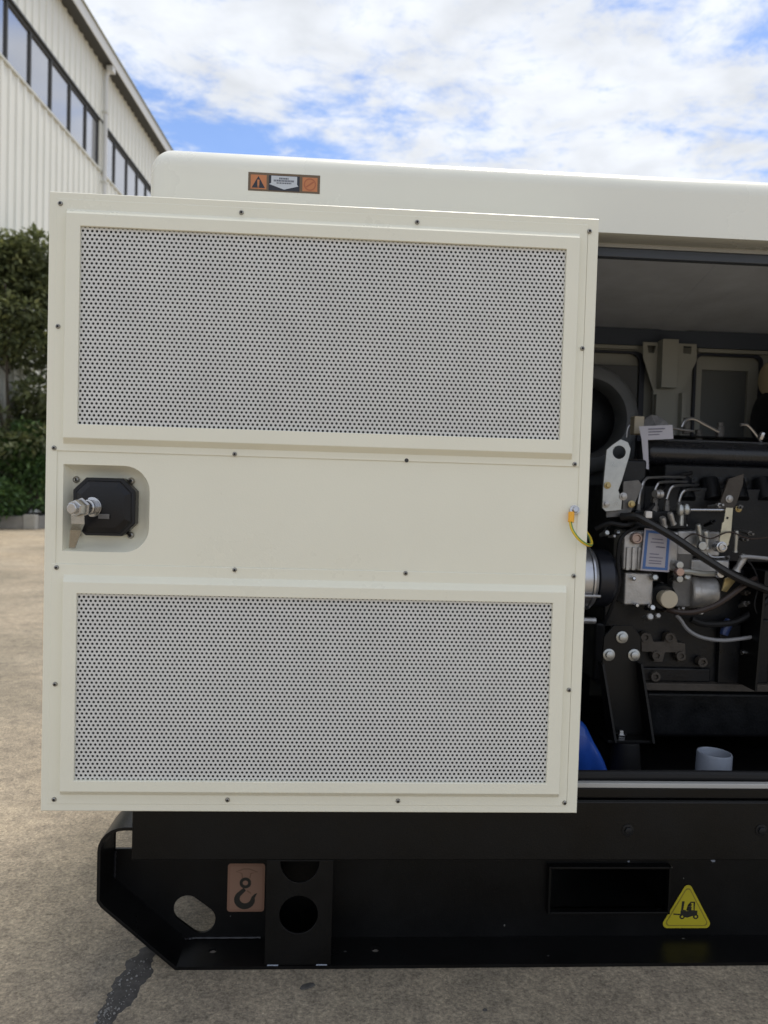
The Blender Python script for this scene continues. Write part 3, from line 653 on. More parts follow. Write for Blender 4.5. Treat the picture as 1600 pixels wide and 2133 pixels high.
# ------------------------------------------------------------------ engine
eng = tag(empty('diesel_engine', (.9, .5, .27)), 'black diesel engine with silver fuel lines behind the open door', 'engine')
es = lambda mb, name, mt, bev=.0015, **k: mb.build(name, mt, eng, bevel=bev, **k)
def disc(p, r, depth, name, mt, n=20, bev=.0008, ax=(0, -1, 0), par=None):
    b = MB().lathe(p, ax, [(0, r), (depth*.85, r), (depth, r*.88)], n); return b.build(name, mt, par or eng, bevel=bev)
A = at
def bx_px(x0, y0, x1, y1, Y0, Y1, mb=None):
    a, b = A(x0, y0, Y0), A(x1, y1, Y0); mb = mb or MB(); mb.box(a.x, b.x, Y0, Y1, b.z, a.z); return mb
# block, head, sump
blk = bx_px(1262, 1180, 1900, 1440, .37, .70); bx_px(1300, 1390, 1480, 1422, .36, .369, blk); bx_px(1500, 1300, 1540, 1425, .355, .369, blk); bx_px(1560, 1290, 1600, 1425, .36, .369, blk); es(blk, 'engine_block', BLACKM, .004)
hdm = bx_px(1300, 1010, 1900, 1180, .40, .66); es(hdm, 'cylinder_head', BLACKM, .004)
cv = MB(); a, b = A(1352, 914, .44), A(1352, 968, .44); zc = (a.z+b.z)/2; rad = (a.z-b.z)/2
cv.lathe((a.x, .475, zc), (1, 0, 0), [(0, rad*.72), (.006, rad*.92), (.016, rad), (.75, rad)], 28); cv.box(a.x+.03, a.x+.75, .475, .60, zc-rad*.4, a.z+.004)
es(cv, 'intake_manifold', mat('satin_black', (.016, .017, .021), .28, var=.2, vscale=20, rvar=.08), .002)
rc = bx_px(1380, 905, 1900, 925, .53, .66); es(rc, 'rocker_cover', BLACKM, .006)
em = bx_px(1385, 966, 1900, 1045, .43, .55); es(em, 'manifold_flange', BLACKM, .006)
for x in (1395, 1450, 1505, 1560):
    b = MB(); p = A(x+25, 1000, .43); b.cyl((p.x, .428, p.z), (p.x, .40, p.z-.05), .022, 14); es(b, 'intake_runner', BLACKM, .002)
sp_ = bx_px(1343, 1423, 1900, 1446, .345, .70); es(sp_, 'sump_flange', BROWN, .002)
sm_ = MB(); a = A(1360, 1448, .36); sm_.box(a.x, a.x+.7, .40, .68, .31, a.z); es(sm_, 'oil_sump', BLACKM, .012)
# lifting eye
le = [(1277, 926), (1293, 915), (1308, 921), (1314, 935), (1311, 950), (1296, 1000), (1288, 1022), (1296, 1040), (1294, 1062), (1262, 1065), (1255, 1058), (1257, 1010), (1264, 937)]
lo = [(A(x, y, .30).x, A(x, y, .30).z) for x, y in le][::-1]; hc = A(1290, 942, .30)
b = MB().plate(lo, [circle(hc.x, hc.z, .0150, 24)], .300, .307); es(b, 'lifting_eye', ZINC, .0015)
le2 = [(1298, 1003), (1330, 1000), (1338, 1012), (1310, 1075), (1262, 1078), (1262, 1066), (1296, 1060)]
b = MB().plate([(A(x, y, .31).x, A(x, y, .31).z) for x, y in le2][::-1], [], .3075, .314); es(b, 'lifting_bracket', ALUD, .001)
for x, y, ms_ in ((1266, 1011, B_BR), (1263, 1050, B_ST), (1299, 1034, B_ST), (1316, 1050, B_BR)): p = A(x, y, .298); inst(ms_, 'bolt', eng, (p.x, .2995, p.z))
bb = bx_px(1290, 955, 1345, 1075, .34, .40); es(bb, 'thermostat_housing', BLACKM, .008)
# fuel injection lines
def line(name, pts, r, mt, Ys, **k):
    pp = [A(x, y, Ys[i] if isinstance(Ys, (list, tuple)) else Ys) for i, (x, y) in enumerate(pts)]; b = MB().tube(pp, r, 8, **k); return es(b, name, mt, 0)
U = lambda u, v: (1180+u/3.81, 840+v/3.81)
FL = mat('fuel_line_steel', (.42, .42, .43), .3, .9)
line('fuel_line', [U(572, 800), U(590, 690), U(622, 612), U(690, 589), U(980, 587)], .0033, FL, [.33, .33, .335, .35, .42])
line('fuel_line', [U(700, 700), U(718, 655), U(765, 627), U(1010, 624)], .0032, FL, [.34, .34, .35, .42])
line('fuel_line', [U(795, 760), U(828, 676), U(880, 654), U(1045, 650)], .0032, FL, [.335, .335, .345, .42])
line('fuel_line', [U(893, 780), U(918, 712), U(965, 687), U(1085, 685)], .0032, FL, [.33, .33, .34, .42])
line('return_line', [U(478, 270), U(492, 190), U(545, 146), U(610, 147), U(680, 165), U(860, 200), U(1010, 222)], .0031, FL, .50)
line('return_line', [U(915, 190), U(945, 138), U(1010, 124), U(1100, 170), U(1210, 228)], .0042, FL, .50)
line('return_line', [U(1380, 172), U(1430, 172), U(1480, 220), U(1545, 305)], .0042, FL, .50)
p = A(*U(1550, 262), .49); b = MB().lathe(p, (.2, -.3, 1), [(-.008, .007), (.008, .007), (.011, .005)], 6); es(b, 'union_nut', STEEL, .0005)
for x, y in ((1430, 880), (1500, 890), (1455, 905)): p = A(x, y, .56); b = MB().lathe(p, (0, 0, 1), [(-.03, .011), (.0, .011), (.002, .008), (.012, .008)], 10); es(b, 'injector', ALUD, .0006)
# paper tag in a bag
pg = MB(); c4 = [A(1331, 888, .43), A(1401, 885, .43), A(1403, 914, .425), A(1337, 917, .425), A(1342, 975, .42), A(1352, 978, .42)]
def sheet(mb, pts, th=.0008):
    n = len(pts); vs = [p for p in pts]+[p+Vector((0, th, 0)) for p in pts]; mb.add(vs, [tuple(range(n)), tuple(range(n, 2*n))[::-1]]+[(i, (i+1) % n, n+(i+1) % n, n+i) for i in range(n)])
sheet(pg, [c4[0], c4[1], c4[2], c4[3]]); sheet(pg, [c4[3]+Vector((0, .001, 0)), A(1350, 914, .425)+Vector((0, .001, 0)), c4[5], c4[4]]); 
pg_o = es(pg, 'paper_tag', PAPER, 0)
tl = MB()
for i, y in enumerate((893, 899, 905)):
    a, b2 = A(1350, y, .4285), A(1385-i*6, y-1, .4285); tl.add([(a.x, .4262, a.z), (b2.x, .4262, b2.z), (b2.x, .4262, b2.z-.0022), (a.x, .4262, a.z-.0022)], [(0, 1, 2, 3)])
tl.build('tag_lines', INKG, pg_o)
bgm = MB(); bgp = [A(1338, 889, .47), A(1345, 872, .48), A(1357, 864, .47), A(1371, 866, .485), A(1384, 875, .47), A(1396, 887, .475), A(1390, 905, .47), A(1345, 908, .475)]
bc = A(1368, 888, .455); n_ = len(bgp); bgm.add([bc]+bgp+[p+Vector((0, .02, 0)) for p in bgp], [(0, 1+i, 1+(i+1) % n_) for i in range(n_)]+[(1+i, 1+n_+i, 1+n_+(i+1) % n_, 1+(i+1) % n_) for i in range(n_)])
es(bgm, 'plastic_bag', mat('milky_plastic', (.26, .26, .27), .25, var=.2, vscale=60), 0)
# delivery valves, wiring and clutter on the pump side
for x, y in ((1330, 1052), (1364, 1030), (1389, 1044), (1414, 1048)):
    p = A(x, y, .335); b = MB().lathe(p+Vector((0, 0, -.045)), (0, 0, 1), [(0, .010), (.018, .010), (.019, .008), (.034, .008), (.035, .0062), (.047, .0055)], 6); es(b, 'delivery_valve', ALUD, .0006)
b = bx_px(1322, 1062, 1432, 1104, .325, .37); es(b, 'valve_block', BLACKM, .005)
line('wire_loom', [(1240, 1102), (1268, 1090), (1300, 1094), (1322, 1086), (1360, 1052), (1400, 1000), (1440, 985)], .0052, BLACKR, [.30, .29, .285, .30, .33, .39, .42])
line('wire_loom', [(1258, 1300), (1275, 1262), (1290, 1215), (1287, 1160), (1296, 1118), (1330, 1096)], .0046, BLACKR, [.33, .31, .295, .29, .29, .31])
line('thin_wire', [(1420, 1128), (1445, 1112), (1480, 1122), (1520, 1108), (1560, 1122), (1610, 1118)], .0018, HOSEB, [.30, .29, .285, .285, .29, .30])
line('thin_wire', [(1540, 1160), (1565, 1176), (1580, 1215), (1572, 1262), (1590, 1300)], .0022, BLACKR, .30)
line('vent_hose', [(1440, 1290), (1470, 1300), (1530, 1296), (1575, 1270), (1610, 1240)], .0075, BLACKR, .335)
rc_ = random.Random(77)
for k in range(46):
    x, y = rc_.uniform(1300, 1570), rc_.uniform(1050, 1300); r = rc_.uniform(.003, .0075); p = A(x, y, .325)
    b = MB().lathe((p.x, .372, p.z), (rc_.uniform(-.2, .2), -1, rc_.uniform(-.1, .4)), [(-.01, r*.8), (.02, r*.8), (.0205, r*1.15), (.030, r*1.1), (.0305, r*.6), (.042, r*.55)], rc_.choice((6, 6, 10))); es(b, 'small_fitting', rc_.choice((ALUD, ALUD, BLACKM, BROWN, ALU)), .0004)
for k in range(8):
    x, y = 1400+k*26, 1003+(k % 2)*34; p = A(x, y, .42); inst(B_BLK, 'flange_bolt', eng, (p.x, .4295, p.z))
yb_ = bx_px(1322, 866, 1342, 905, .47, .50); es(yb_, 'filler_neck', BEIGE, .003)
# injection pump
pump = MB(); bx_px(1300, 1105, 1412, 1190, .305, .37, pump); bx_px(1302, 1192, 1360, 1262, .315, .37, pump); bx_px(1412, 1105, 1500, 1160, .325, .37, pump)
pump = es(pump, 'injection_pump', ALU, .005)
for x in (1306, 1318, 1330): b = bx_px(x, 1140, x+5, 1188, .3005, .3045); es(b, 'pump_rib', ALU, .001)
p = A(1325, 1121, .302); b = MB().lathe(p, (0, -1, 0), [(-.003, .0135), (.006, .0135), (.008, .011), (.0081, .008), (.004, .007)], 20); es(b, 'pump_plug', mat('copper_tint', (.40, .30, .26), .4, .7), .0006)
# pump name plate
np4 = [A(1343, 1100, .296), A(1400, 1106, .296), A(1394, 1192, .292), A(1334, 1188, .292)]
npl = MB(); sheet(npl, np4, .0012); npl_o = es(npl, 'name_plate', PLATEW, 0)
def quadin(f0, f1, g0, g1, off):
    P4 = lambda u, v: (np4[0].lerp(np4[1], u)).lerp(np4[3].lerp(np4[2], u), v)+Vector((0, -off, 0))
    return [P4(f0, g0), P4(f1, g0), P4(f1, g1), P4(f0, g1)]
bd = MB()
for a_ in ((.06, .94, .04, .10), (.06, .94, .90, .96), (.06, .16, .10, .90), (.84, .94, .10, .90)): bd.add(quadin(*a_, .0004), [(0, 1, 2, 3)])
bd.build('plate_border', INKB, npl_o)
tx = MB()
for v, u0, u1 in ((.22, .3, .7), (.30, .26, .74), (.40, .5, .76), (.405, .46, .8), (.58, .26, .6), (.66, .26, .74), (.74, .26, .7), (.80, .26, .7)): tx.add(quadin(u0, u1, v, v+.025, .0004), [(0, 1, 2, 3)])
tx.build('plate_text', INKG, npl_o)
# lower governor housing, filter body, caps
p = A(1470, 1236, .32); b = MB().lathe((A(1436, 1236, .33).x, .345, p.z), (1, 0, 0), [(0, .036), (.004, .039), (.018, .039), (.0185, .036), (.024, .036), (.062, .036), (.066, .033)], 28); es(b, 'governor_housing', ALU, .001)
b = bx_px(1404, 1150, 1440, 1265, .325, .36); es(b, 'pump_body', ALUD, .004)
b = bx_px(1440, 1165, 1520, 1200, .32, .365); es(b, 'pump_bridge', ALU, .005)
p = A(1395, 1249, .285); b = MB().lathe((p.x, .292, p.z), (0, -1, 0), [(-.045, .017), (-.004, .017), (-.003, .0205), (.005, .0205), (.0065, .019)], 28); es(b, 'priming_cap', BEIGE, .0006)
b = MB().lathe((p.x, .33, p.z), (0, -1, 0), [(-.02, .032), (.008, .032), (.012, .027)], 24); es(b, 'pump_drum', BLACKM, .001)
for x, y, r in ((1360, 1268, .0085), (1356, 1288, .0085), (1374, 1286, .007), (1368, 1205, .0085), (1412, 1176, .0075), (1412, 1206, .007), (1433, 1203, .009), (1325, 1208, .005), (1329, 1262, .005), (1265, 1112, .007), (1272, 1096, .005), (1290, 1112, .006), (1281, 1118, .004)):
    p = A(x, y, .295); b = MB().lathe((p.x, .31, p.z), (random.uniform(-.25, .25), -1, random.uniform(.0, .5)), [(-.02, r*.7), (.0, r*.7), (.001, r), (.010, r), (.0125, r*.7)], random.choice((6, 14))); es(b, 'fitting', random.choice((ZINC, STEEL, ZINC, ALU)), .0005)
# throttle linkage
line('throttle_rod', [U(890, 845), U(1260, 848)], .0030, STEEL, .30, sm=0)
for u, v, r in ((905, 845, .011), (950, 840, .013)): p = A(*U(u, v), .30); b = MB().lathe(p+Vector((0, 0, -.012)), (0, 0, 1), [(0, r*.5), (.006, r*.75), (.012, r*.8), (.018, r*.7), (.024, r*.4)], 12); es(b, 'rod_end', ZINC, .0005)
line('pump_stem', [U(915, 870), U(912, 970)], .005, ZINC, .305, sm=0)
tv = [U(1262, 828), U(1318, 830), U(1310, 935), U(1302, 1040), U(1278, 1130), U(1205, 1130), U(1218, 1040), U(1232, 950), U(1245, 940)]
b = MB().plate([(A(*q, .295).x, A(*q, .295).z) for q in tv][::-1], [circle(A(*U(1272, 910), .295).x, A(*U(1272, 910), .295).z, .0028, 10)], .292, .2955); es(b, 'throttle_lever', mat('lever_zinc', (.52, .49, .38), .35, .7, var=.15, vscale=60), .0005)
p = A(*U(1228, 1140), .29); b = MB().lathe(p, (0, -1, 0), [(-.02, .0125), (.004, .0125), (.005, .0095), (.010, .0095), (.0102, .006), (.006, .0055)], 20); es(b, 'lever_shaft', STEEL, .0005)
for u0, v0, u1, v1, r in ((1045, 960, 1062, 1130, .007), (1100, 1010, 1110, 1150, .009), (1350, 1010, 1340, 1180, .006), (1420, 1200, 1350, 1330, .009), (760, 905, 775, 985, .008), (820, 870, 850, 960, .007), (700, 720, 745, 720, .010)):
    p0, p1 = A(*U(u0, v0), .30), A(*U(u1, v1), .31); b = MB().lathe(p0, (p1-p0), [(0, r*.8), (.006, r), ((p1-p0).length-.008, r*.8), ((p1-p0).length, r*1.1)], 12); es(b, 'pump_fitting', random.choice((ZINC, ALU)), .0005)
p = A(*U(1065, 1130), .288); disc(p, .0105, .012, 'stop_cap', ZINC)
line('drain_line', [U(1120, 1190), U(1160, 1220), U(1250, 1220)], .0022, FL, .30)
line('throttle_cable', [U(1380, 1220), U(1450, 1218), U(1600, 1232), U(1750, 1250)], .0042, mat('cable_sheath', (.3, .3, .31), .4), .29)
line('banjo_pipe', [U(885, 1335), U(960, 1335), U(1080, 1352), U(1215, 1352)], .0062, mat('pipe_pale', (.42, .42, .38), .4, .5), .288)
disc(A(*U(885, 1335), .29), .010, .014, 'banjo_bolt', mat('copper', (.45, .32, .27), .4, .8)); disc(A(*U(1205, 1350), .284), .0095, .014, 'banjo_bolt', STEEL)
disc(A(*U(885, 1280), .29), .009, .012, 'banjo_bolt', ZINC); disc(A(*U(885, 1392), .29), .008, .012, 'banjo_bolt', ZINC)
br = [U(1280, 600), U(1400, 560), U(1395, 640), U(1330, 835), U(1195, 835)]
b = MB().plate([(A(*q, .36).x, A(*q, .36).z) for q in br][::-1], [], .355, .362); es(b, 'stay_bracket', BROWN, .001)
p = A(*U(1300, 760), .35); inst(B_ST, 'bolt', eng, (p.x, .3545, p.z)); p = A(*U(1372, 838), .35); inst(B_BR, 'bolt', eng, (p.x, .353, p.z))
b = MB().plate([(A(*q, .30).x, A(*q, .30).z) for q in (U(1260, 1390), U(1330, 1375), U(1345, 1410), U(1270, 1500), U(1235, 1490))][::-1], [], .30, .305); es(b, 'cable_bracket', BRASS, .0006)
# hoses
line('black_hose', [U(430, 905), U(540, 898), U(630, 935), U(850, 1062), U(1090, 1225), U(1300, 1355), U(1450, 1425), U(1640, 1500)], .0090, HOSE, [.30, .285, .275, .265, .262, .262, .265, .28])
p = A(1351, 1072, .272); b = MB().box(p.x-.008, p.x+.008, .268, .280, p.z-.008, p.z+.008); es(b, 'hose_clip', mat('white_clip', (.72, .69, .66), .4), .003)
V3 = lambda u, v: (1180+u/3.81, 1200+v/3.81)
line('brown_hose', [V3(800, 262), V3(880, 285), V3(1000, 288), V3(1120, 258), V3(1230, 205), V3(1420, 70), V3(1500, 20)], .0062, HOSEB, [.31, .30, .29, .285, .28, .28, .30])
line('grey_tube', [V3(870, 310), V3(905, 345), V3(960, 422), V3(1060, 482), V3(1220, 510), V3(1380, 498), V3(1525, 474)], .0044, GREYT, .315)
# alternator
az = A(1240, 1208, .30); alx = A(1205, 1188, .30).x
b = MB().lathe((alx-.03, .345, az.z), (1, 0, 0), [(0, .055), (.006, .066), (.018, .070), (.058, .070), (.0585, .074), (.064, .074), (.0645, .070), (.072, .066)], 36); alt = es(b, 'alternator', mat('alternator_shell', (.52, .53, .56), .30, .85, var=.08, vscale=40), .001)
b = MB().lathe((alx+.0425, .345, az.z), (1, 0, 0), [(0, .060), (.004, .066), (.036, .066), (.050, .052), (.054, .02)], 30); b.build('end_bracket', mat('alternator_black', (.02, .022, .03), .35, .3), alt, bevel=.001)
for q in range(14):
    a_ = math.pi*(.55+q*.065); 
    yy, zz_ = .345+.0555*math.cos(a_), az.z+.0555*math.sin(a_)
for zz_ in (az.z-.034,):
    b = MB(); b.cyl((alx-.02, .278, zz_), (alx+.045, .278, zz_), .0035, 8); b.build('tie_bolt', ALU, alt)
line('adjuster_rod', [(1205, 1292), (1240, 1293)], .008, ALU, .33, sm=0)
b = bx_px(1240, 1296, 1275, 1420, .37, .60); es(b, 'timing_cover', BLACKM, .008)
# engine mount: folded bracket with three bolts on a rubber block
mo = [V3(*q) for q in ((300, 480), (375, 392), (525, 392), (592, 480), (592, 690), (640, 1285), (350, 1285), (282, 690))]
mp2 = [(A(x, y, .27).x, A(x, y, .27).z) for x, y in mo][::-1]
b = MB().plate(mp2, [], .270, .278); mt_ = es(b, 'mount_bracket', BLACKP, .002)
for pair in (((283, 690), (350, 1285)), ((588, 690), (645, 1290))):
    p0, p1 = A(*V3(*pair[0]), .25), A(*V3(*pair[1]), .25); b = MB()
    b.loft([[p0+Vector((-.003, -.008, 0)), p0+Vector((.003, -.008, 0)), p0+Vector((.003, .0195, 0)), p0+Vector((-.003, .0195, 0))], [p1+Vector((-.003, -.035, 0)), p1+Vector((.003, -.035, 0)), p1+Vector((.003, .0195, 0)), p1+Vector((-.003, .0195, 0))]]); b.build('bracket_flange', BLACKP, mt_, bevel=.001)
for u, v in ((450, 490), (345, 630), (545, 632)): p = A(*V3(u, v), .262); inst(B_BIG, 'mount_bolt', mt_, (p.x, .2695, p.z))
p = A(*V3(457, 1250), .23); p2 = A(*V3(500, 1285), .24)
b = MB().box(p2.x-.055, p2.x+.045, .222, .277, p2.z-.006, p2.z); b.build('mount_foot', BLACKP, mt_, bevel=.001)
b = MB().lathe((p.x, .245, p2.z), (0, 0, 1), [(0, .012), (.008, .012), (.0085, .008), (.016, .007)], 6); b.build('mount_nut', STEEL, mt_, bevel=.0006)
b = MB().lathe((p2.x-.005, .245, .2685), (0, 0, 1), [(0, .045), (.006, .045), (.008, .030), (.025, .034), (p2.z-.2755, .028)], 24); b.build('rubber_mount', BLACKR, mt_, bevel=.001)
# bosses and plate on the block
bp_ = [V3(*q) for q in ((590, 510), (600, 455), (665, 455), (690, 520), (770, 520), (790, 455), (855, 455), (880, 525), (940, 530), (945, 660), (880, 680), (860, 605), (780, 605), (760, 680), (690, 680), (675, 600), (595, 600))]
b = MB().plate([(A(x, y, .355).x, A(x, y, .355).z) for x, y in bp_][::-1], [], .352, .368); es(b, 'bearer_plate', BROWN, .002)
for u, v in ((628, 488), (822, 488), (718, 632), (910, 635), (1082, 685), (708, 800)):
    p = A(*V3(u, v), .35); b = MB().lathe((p.x, .366, p.z), (0, -1, 0), [(0, .0125), (.018, .0115), (.0182, .006), (.012, .0055)], 18); es(b, 'block_boss', BROWN, .0008)
p = A(*V3(1455, 608), .34); b = MB().lathe(p+Vector((-.02, 0, 0)), (1, 0, .03), [(0, .007), (.018, .007), (.019, .004), (.03, .004), (.031, .008), (.042, .008)], 12); es(b, 'oil_sensor', STEEL, .0006)
p = A(*V3(1250, 400), .35); b = MB().lathe(p+Vector((0, 0, -.02)), (.3, 0, 1), [(0, .010), (.025, .012), (.04, .007)], 10); es(b, 'blue_plug', mat('blue_plug', (.03, .05, .14), .4), .001)
b = MB(); p0, p1 = A(1597, 1190, .28), A(1575, 1440, .28); b.loft([[p0+Vector((-.003, 0, 0)), p0+Vector((.003, 0, 0)), p0+Vector((.003, .12, 0)), p0+Vector((-.003, .12, 0))], [p1+Vector((-.003, 0, 0)), p1+Vector((.003, 0, 0)), p1+Vector((.003, .12, 0)), p1+Vector((-.003, .12, 0))]]); es(b, 'guard_plate', BLACKP, .001)

# ------------------------------------------------------------------ other things inside the canopy
rad_ = tag(empty('cooling_duct', (.72, .80, .5)), 'large dark round air duct at back left inside the canopy', 'duct')
cd = A(1228, 870, .80)
b = MB().lathe((cd.x, .90, cd.z), (0, -1, 0), [(0, .165), (.05, .165), (.075, .155), (.085, .140), (.085, .118), (.06, .108), (.0, .105)], 40); b.build('duct_ring', mat('duct_grey', (.20, .21, .22), .5, var=.1, vscale=20), rad_, bevel=.001)
b = MB().lathe((cd.x, .90, cd.z), (0, -1, 0), [(0, .1035), (.02, .1035), (.03, .08), (.035, .03)], 32); b.build('duct_core', BLACKM, rad_)
b = MB().box(cd.x-.2, cd.x+.172, .885, .912, .60, cd.z+.17); b.build('duct_panel', mat('duct_panel_grey', (.10, .105, .11), .6), rad_, bevel=.003)
b = MB().box(cd.x-.03, cd.x+.03, .80, .90, .2685, .5995); b.build('duct_stand', BLACKP, rad_)
af = tag(empty('lit_patch_standin', A(1640, 845, .74)), 'beige cylinder standing in for light from the far door, cut off by the right edge', 'light stand-in')  # added beige cylinder in place of a patch of light from the far door
p = A(1640, 845, .74); b = MB().lathe((p.x-.07, .74, p.z+.075), (1, 0, 0), [(0, .03), (.005, .045), (.2, .045)], 28); b.build('lit_patch_cylinder', mat('lit_patch_beige', (.55, .45, .28), .5), af, bevel=.001)
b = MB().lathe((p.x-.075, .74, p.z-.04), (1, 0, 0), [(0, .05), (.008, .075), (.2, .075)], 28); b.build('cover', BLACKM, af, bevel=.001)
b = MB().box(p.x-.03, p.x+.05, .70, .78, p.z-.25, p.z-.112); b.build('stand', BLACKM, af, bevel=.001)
# blue bag on the floor
bl = MB(); pts = [[(1150, 1480), (1212, 1506), (1234, 1530), (1258, 1575), (1276, 1618)]]
rows_ = []
fp = [A(x, y, .15) for x, y in ((1128, 1478), (1170, 1492), (1205, 1503), (1222, 1514), (1235, 1532), (1247, 1558), (1259, 1582), (1272, 1612), (1288, 1650))]
for k, (dy, sc_) in enumerate(((0, 1.), (.03, 1.03), (.07, .92), (.11, .66), (.13, .3))):
    rows_.append([Vector((p.x+.004*k*math.sin(i*2.1+k), .15+dy+.005*math.sin(i*1.9+k*2.1), .2685+max(p.z-.2685, .001)*sc_*(1+.03*math.sin(i*2.3+k*1.7)))) for i, p in enumerate(fp)])
vs = [p for r in rows_ for p in r]; n = 9
fs = [(k*n+i, k*n+i+1, (k+1)*n+i+1, (k+1)*n+i) for k in range(4) for i in range(8)]
# front face down to the floor
fr = [Vector((p.x, p.y-.004, .2685)) for p in rows_[0]]; b0 = len(vs); vs += fr
fs += [(b0+i, b0+i+1, i+1, i) for i in range(8)]
bl.add(vs, fs); bo = bl.build('blue_bag', BLUEP); tag(bo, 'shiny blue plastic bag on the canopy floor beside the door edge', 'bag')
s_ = bo.modifiers.new('sub', 'SUBSURF'); s_.levels = 2; s_.render_levels = 2
# grey pipe stub
pp = A(1485, 1590, .17); ps = MB()
ps.lathe((pp.x, .17, .2685), (0.03, .0, 1), [(0, .036), (.084, .036), (.087, .0345), (.087, .0325), (.084, .0315), (.010, .0315)], 32, caps=(True, True)); tag(ps.build('pipe_stub', PVC, bevel=0), 'open grey plastic pipe stub standing behind the sill', 'pipe')

# ------------------------------------------------------------------ factory building
TH = math.atan2(.0457, .99896); ORG = Vector((0, -1.4, 0))+Vector((-.99896*7, .0457*7, 0))
bld = tag(empty('factory_building', ORG, -TH), 'tall cream ribbed metal factory building with a strip of dark windows', 'building')
S0, S1 = 6.0, 50.0
def bp(mb, name, mt, parent=bld, bev=0, **k): return mb.build(name, mt, parent, bevel=bev, rel=False, **k)
core = MB(); core.box(-14, -.07, S0, S1, 0, 11.0); wall = bp(core, 'wall', CLADT)
def rib_sheet(z0, z1, w=.93, nr=3):
    pr = [(0, 0)]; pt_ = w/nr
    for i in range(nr):
        o = i*pt_; pr += [(o+pt_*.62, 0), (o+pt_*.70, .03), (o+pt_*.90, .03), (o+pt_*.98, 0)]
    pr += [(w, 0)]
    m_ = MB(); vs = []
    for s_, x in pr: vs += [(x, s_, z0), (x, s_, z1), ]
    m_.add(vs, [(2*i, 2*i+2, 2*i+3, 2*i+1) for i in range(len(pr)-1)]); m_.add([(-.06, 0, z0), (-.06, w, z0), (-.06, w, z1), (-.06, 0, z1)], [(0, 1, 2, 3)]); return m_
def sheets(z0, z1):
    o0 = bp(rib_sheet(z0, z1), 'cladding_sheet', CLAD, wall, smooth=False, recalc=False); o0.location = (0, S0, 0)
    k = 1
    while S0+(k+1)*.93 < S1: o = o0.copy(); COL.objects.link(o); o.location = (0, S0+k*.93, 0); k += 1
ZS, ZT, ZE = 8.53, 9.66, 11.06
sheets(.15, ZS-.06); sheets(ZT+.05, ZE)
tr = MB(); tr.box(-.06, .055, S0, S1, ZS-.075, ZS-.02); bp(tr, 'window_sill', CLADT, wall, .005)
tr = MB(); tr.box(-.06, .045, S0, S1, ZT+.01, ZT+.06); bp(tr, 'window_head', WFRAME, wall, .005)
# windows, one sash each
def window(s0, s1, open_=0):
    f = MB(); d0, d1 = -.055, .0
    t = .032
    f.box(d0, d1, s0, s0+t, ZS-.02, ZT+.01); f.box(d0, d1, s1-t, s1, ZS-.02, ZT+.01); f.box(d0, d1, s0+t, s1-t, ZS-.02, ZS+.03); f.box(d0, d1, s0+t, s1-t, ZT-.055, ZT+.01)
    o = bp(f, 'window', WFRAME, bld)
    p_ = MB(); p_.box(-.042, -.034, s0+t, s1-t, ZS+.03, ZT-.055); bp(p_, 'pane', GLASS, o)
edges_ = [9.6, 10.58, 11.56, 12.54, 13.52, 14.52, 15.49, 16.46, 17.46, 18.40, 19.20]
for a, b in zip(edges_[:-1], edges_[1:]): window(a+.001, b-.001)
edges_ = [19.52, 20.40, 21.39, 22.30, 23.15, 24.0, 24.9, 25.8, 26.7, 27.6, 28.5]
for a, b in zip(edges_[:-1], edges_[1:]): window(a+.001, b-.001)
pl = MB(); pl.box(-.06, .03, 19.20, 19.51, ZS-.02, ZT+.01); bp(pl, 'pilaster', CLAD, wall)
pl = MB(); pl.box(-.06, .03, S0, 9.59, ZS-.02, ZT+.01); bp(pl, 'pilaster', CLAD, wall)
pl = MB(); pl.box(-.06, .03, 28.51, S1, ZS-.02, ZT+.01); bp(pl, 'pilaster', CLAD, wall)
sf = MB(); sf.box(-.05, .30, S0, S1, ZE+.001, ZE+.03); bp(sf, 'soffit', SOFF)
gt = MB(); gt.plate([(.29, ZE-.02), (.315, ZE-.02), (.335, ZE+.22), (.31, ZE+.22)], [], S0, S1); gt.v = [(x, y, z) for x, y, z in gt.v]; ft_ = bp(gt, 'fascia', FASC)
ge = MB(); ge.box(-.05, .36, S0, S1, ZE+.221, ZE+.262); bp(ge, 'roof_edge', FASCE, ft_)
rf = MB(); rf.add([(.33, S0, ZE+.263), (.33, S1, ZE+.263), (-7, S1, ZE+1.0), (-7, S0, ZE+1.0), (-14, S1, ZE+.263), (-14, S0, ZE+.263)], [(0, 1, 2, 3), (3, 2, 4, 5)]); bp(rf, 'roof', CLADT)
dp = MB(); sX = 19.36; dp.tube([(.22, sX, ZE+.0), (.22, sX, ZE-.05), (.13, sX, ZE-.20), (.10, sX, ZE-.32), (.10, sX, ZE-.6)], .055, 14); dp.cyl((.10, sX, 0), (.10, sX, ZE-.6), .055, 14); dpo = bp(dp, 'downpipe', FASC)
dp = MB(); dp.box(.14, .30, sX-.10, sX+.10, ZE-.16, ZE-.022); bp(dp, 'hopper', FASC, dpo, .01)
for z in (9.9, 8.2, 6.4, 4.5): dp = MB(); dp.box(.031, .162, sX-.066, sX+.066, z, z+.05); bp(dp, 'pipe_clip', CLADT, dpo, .003)

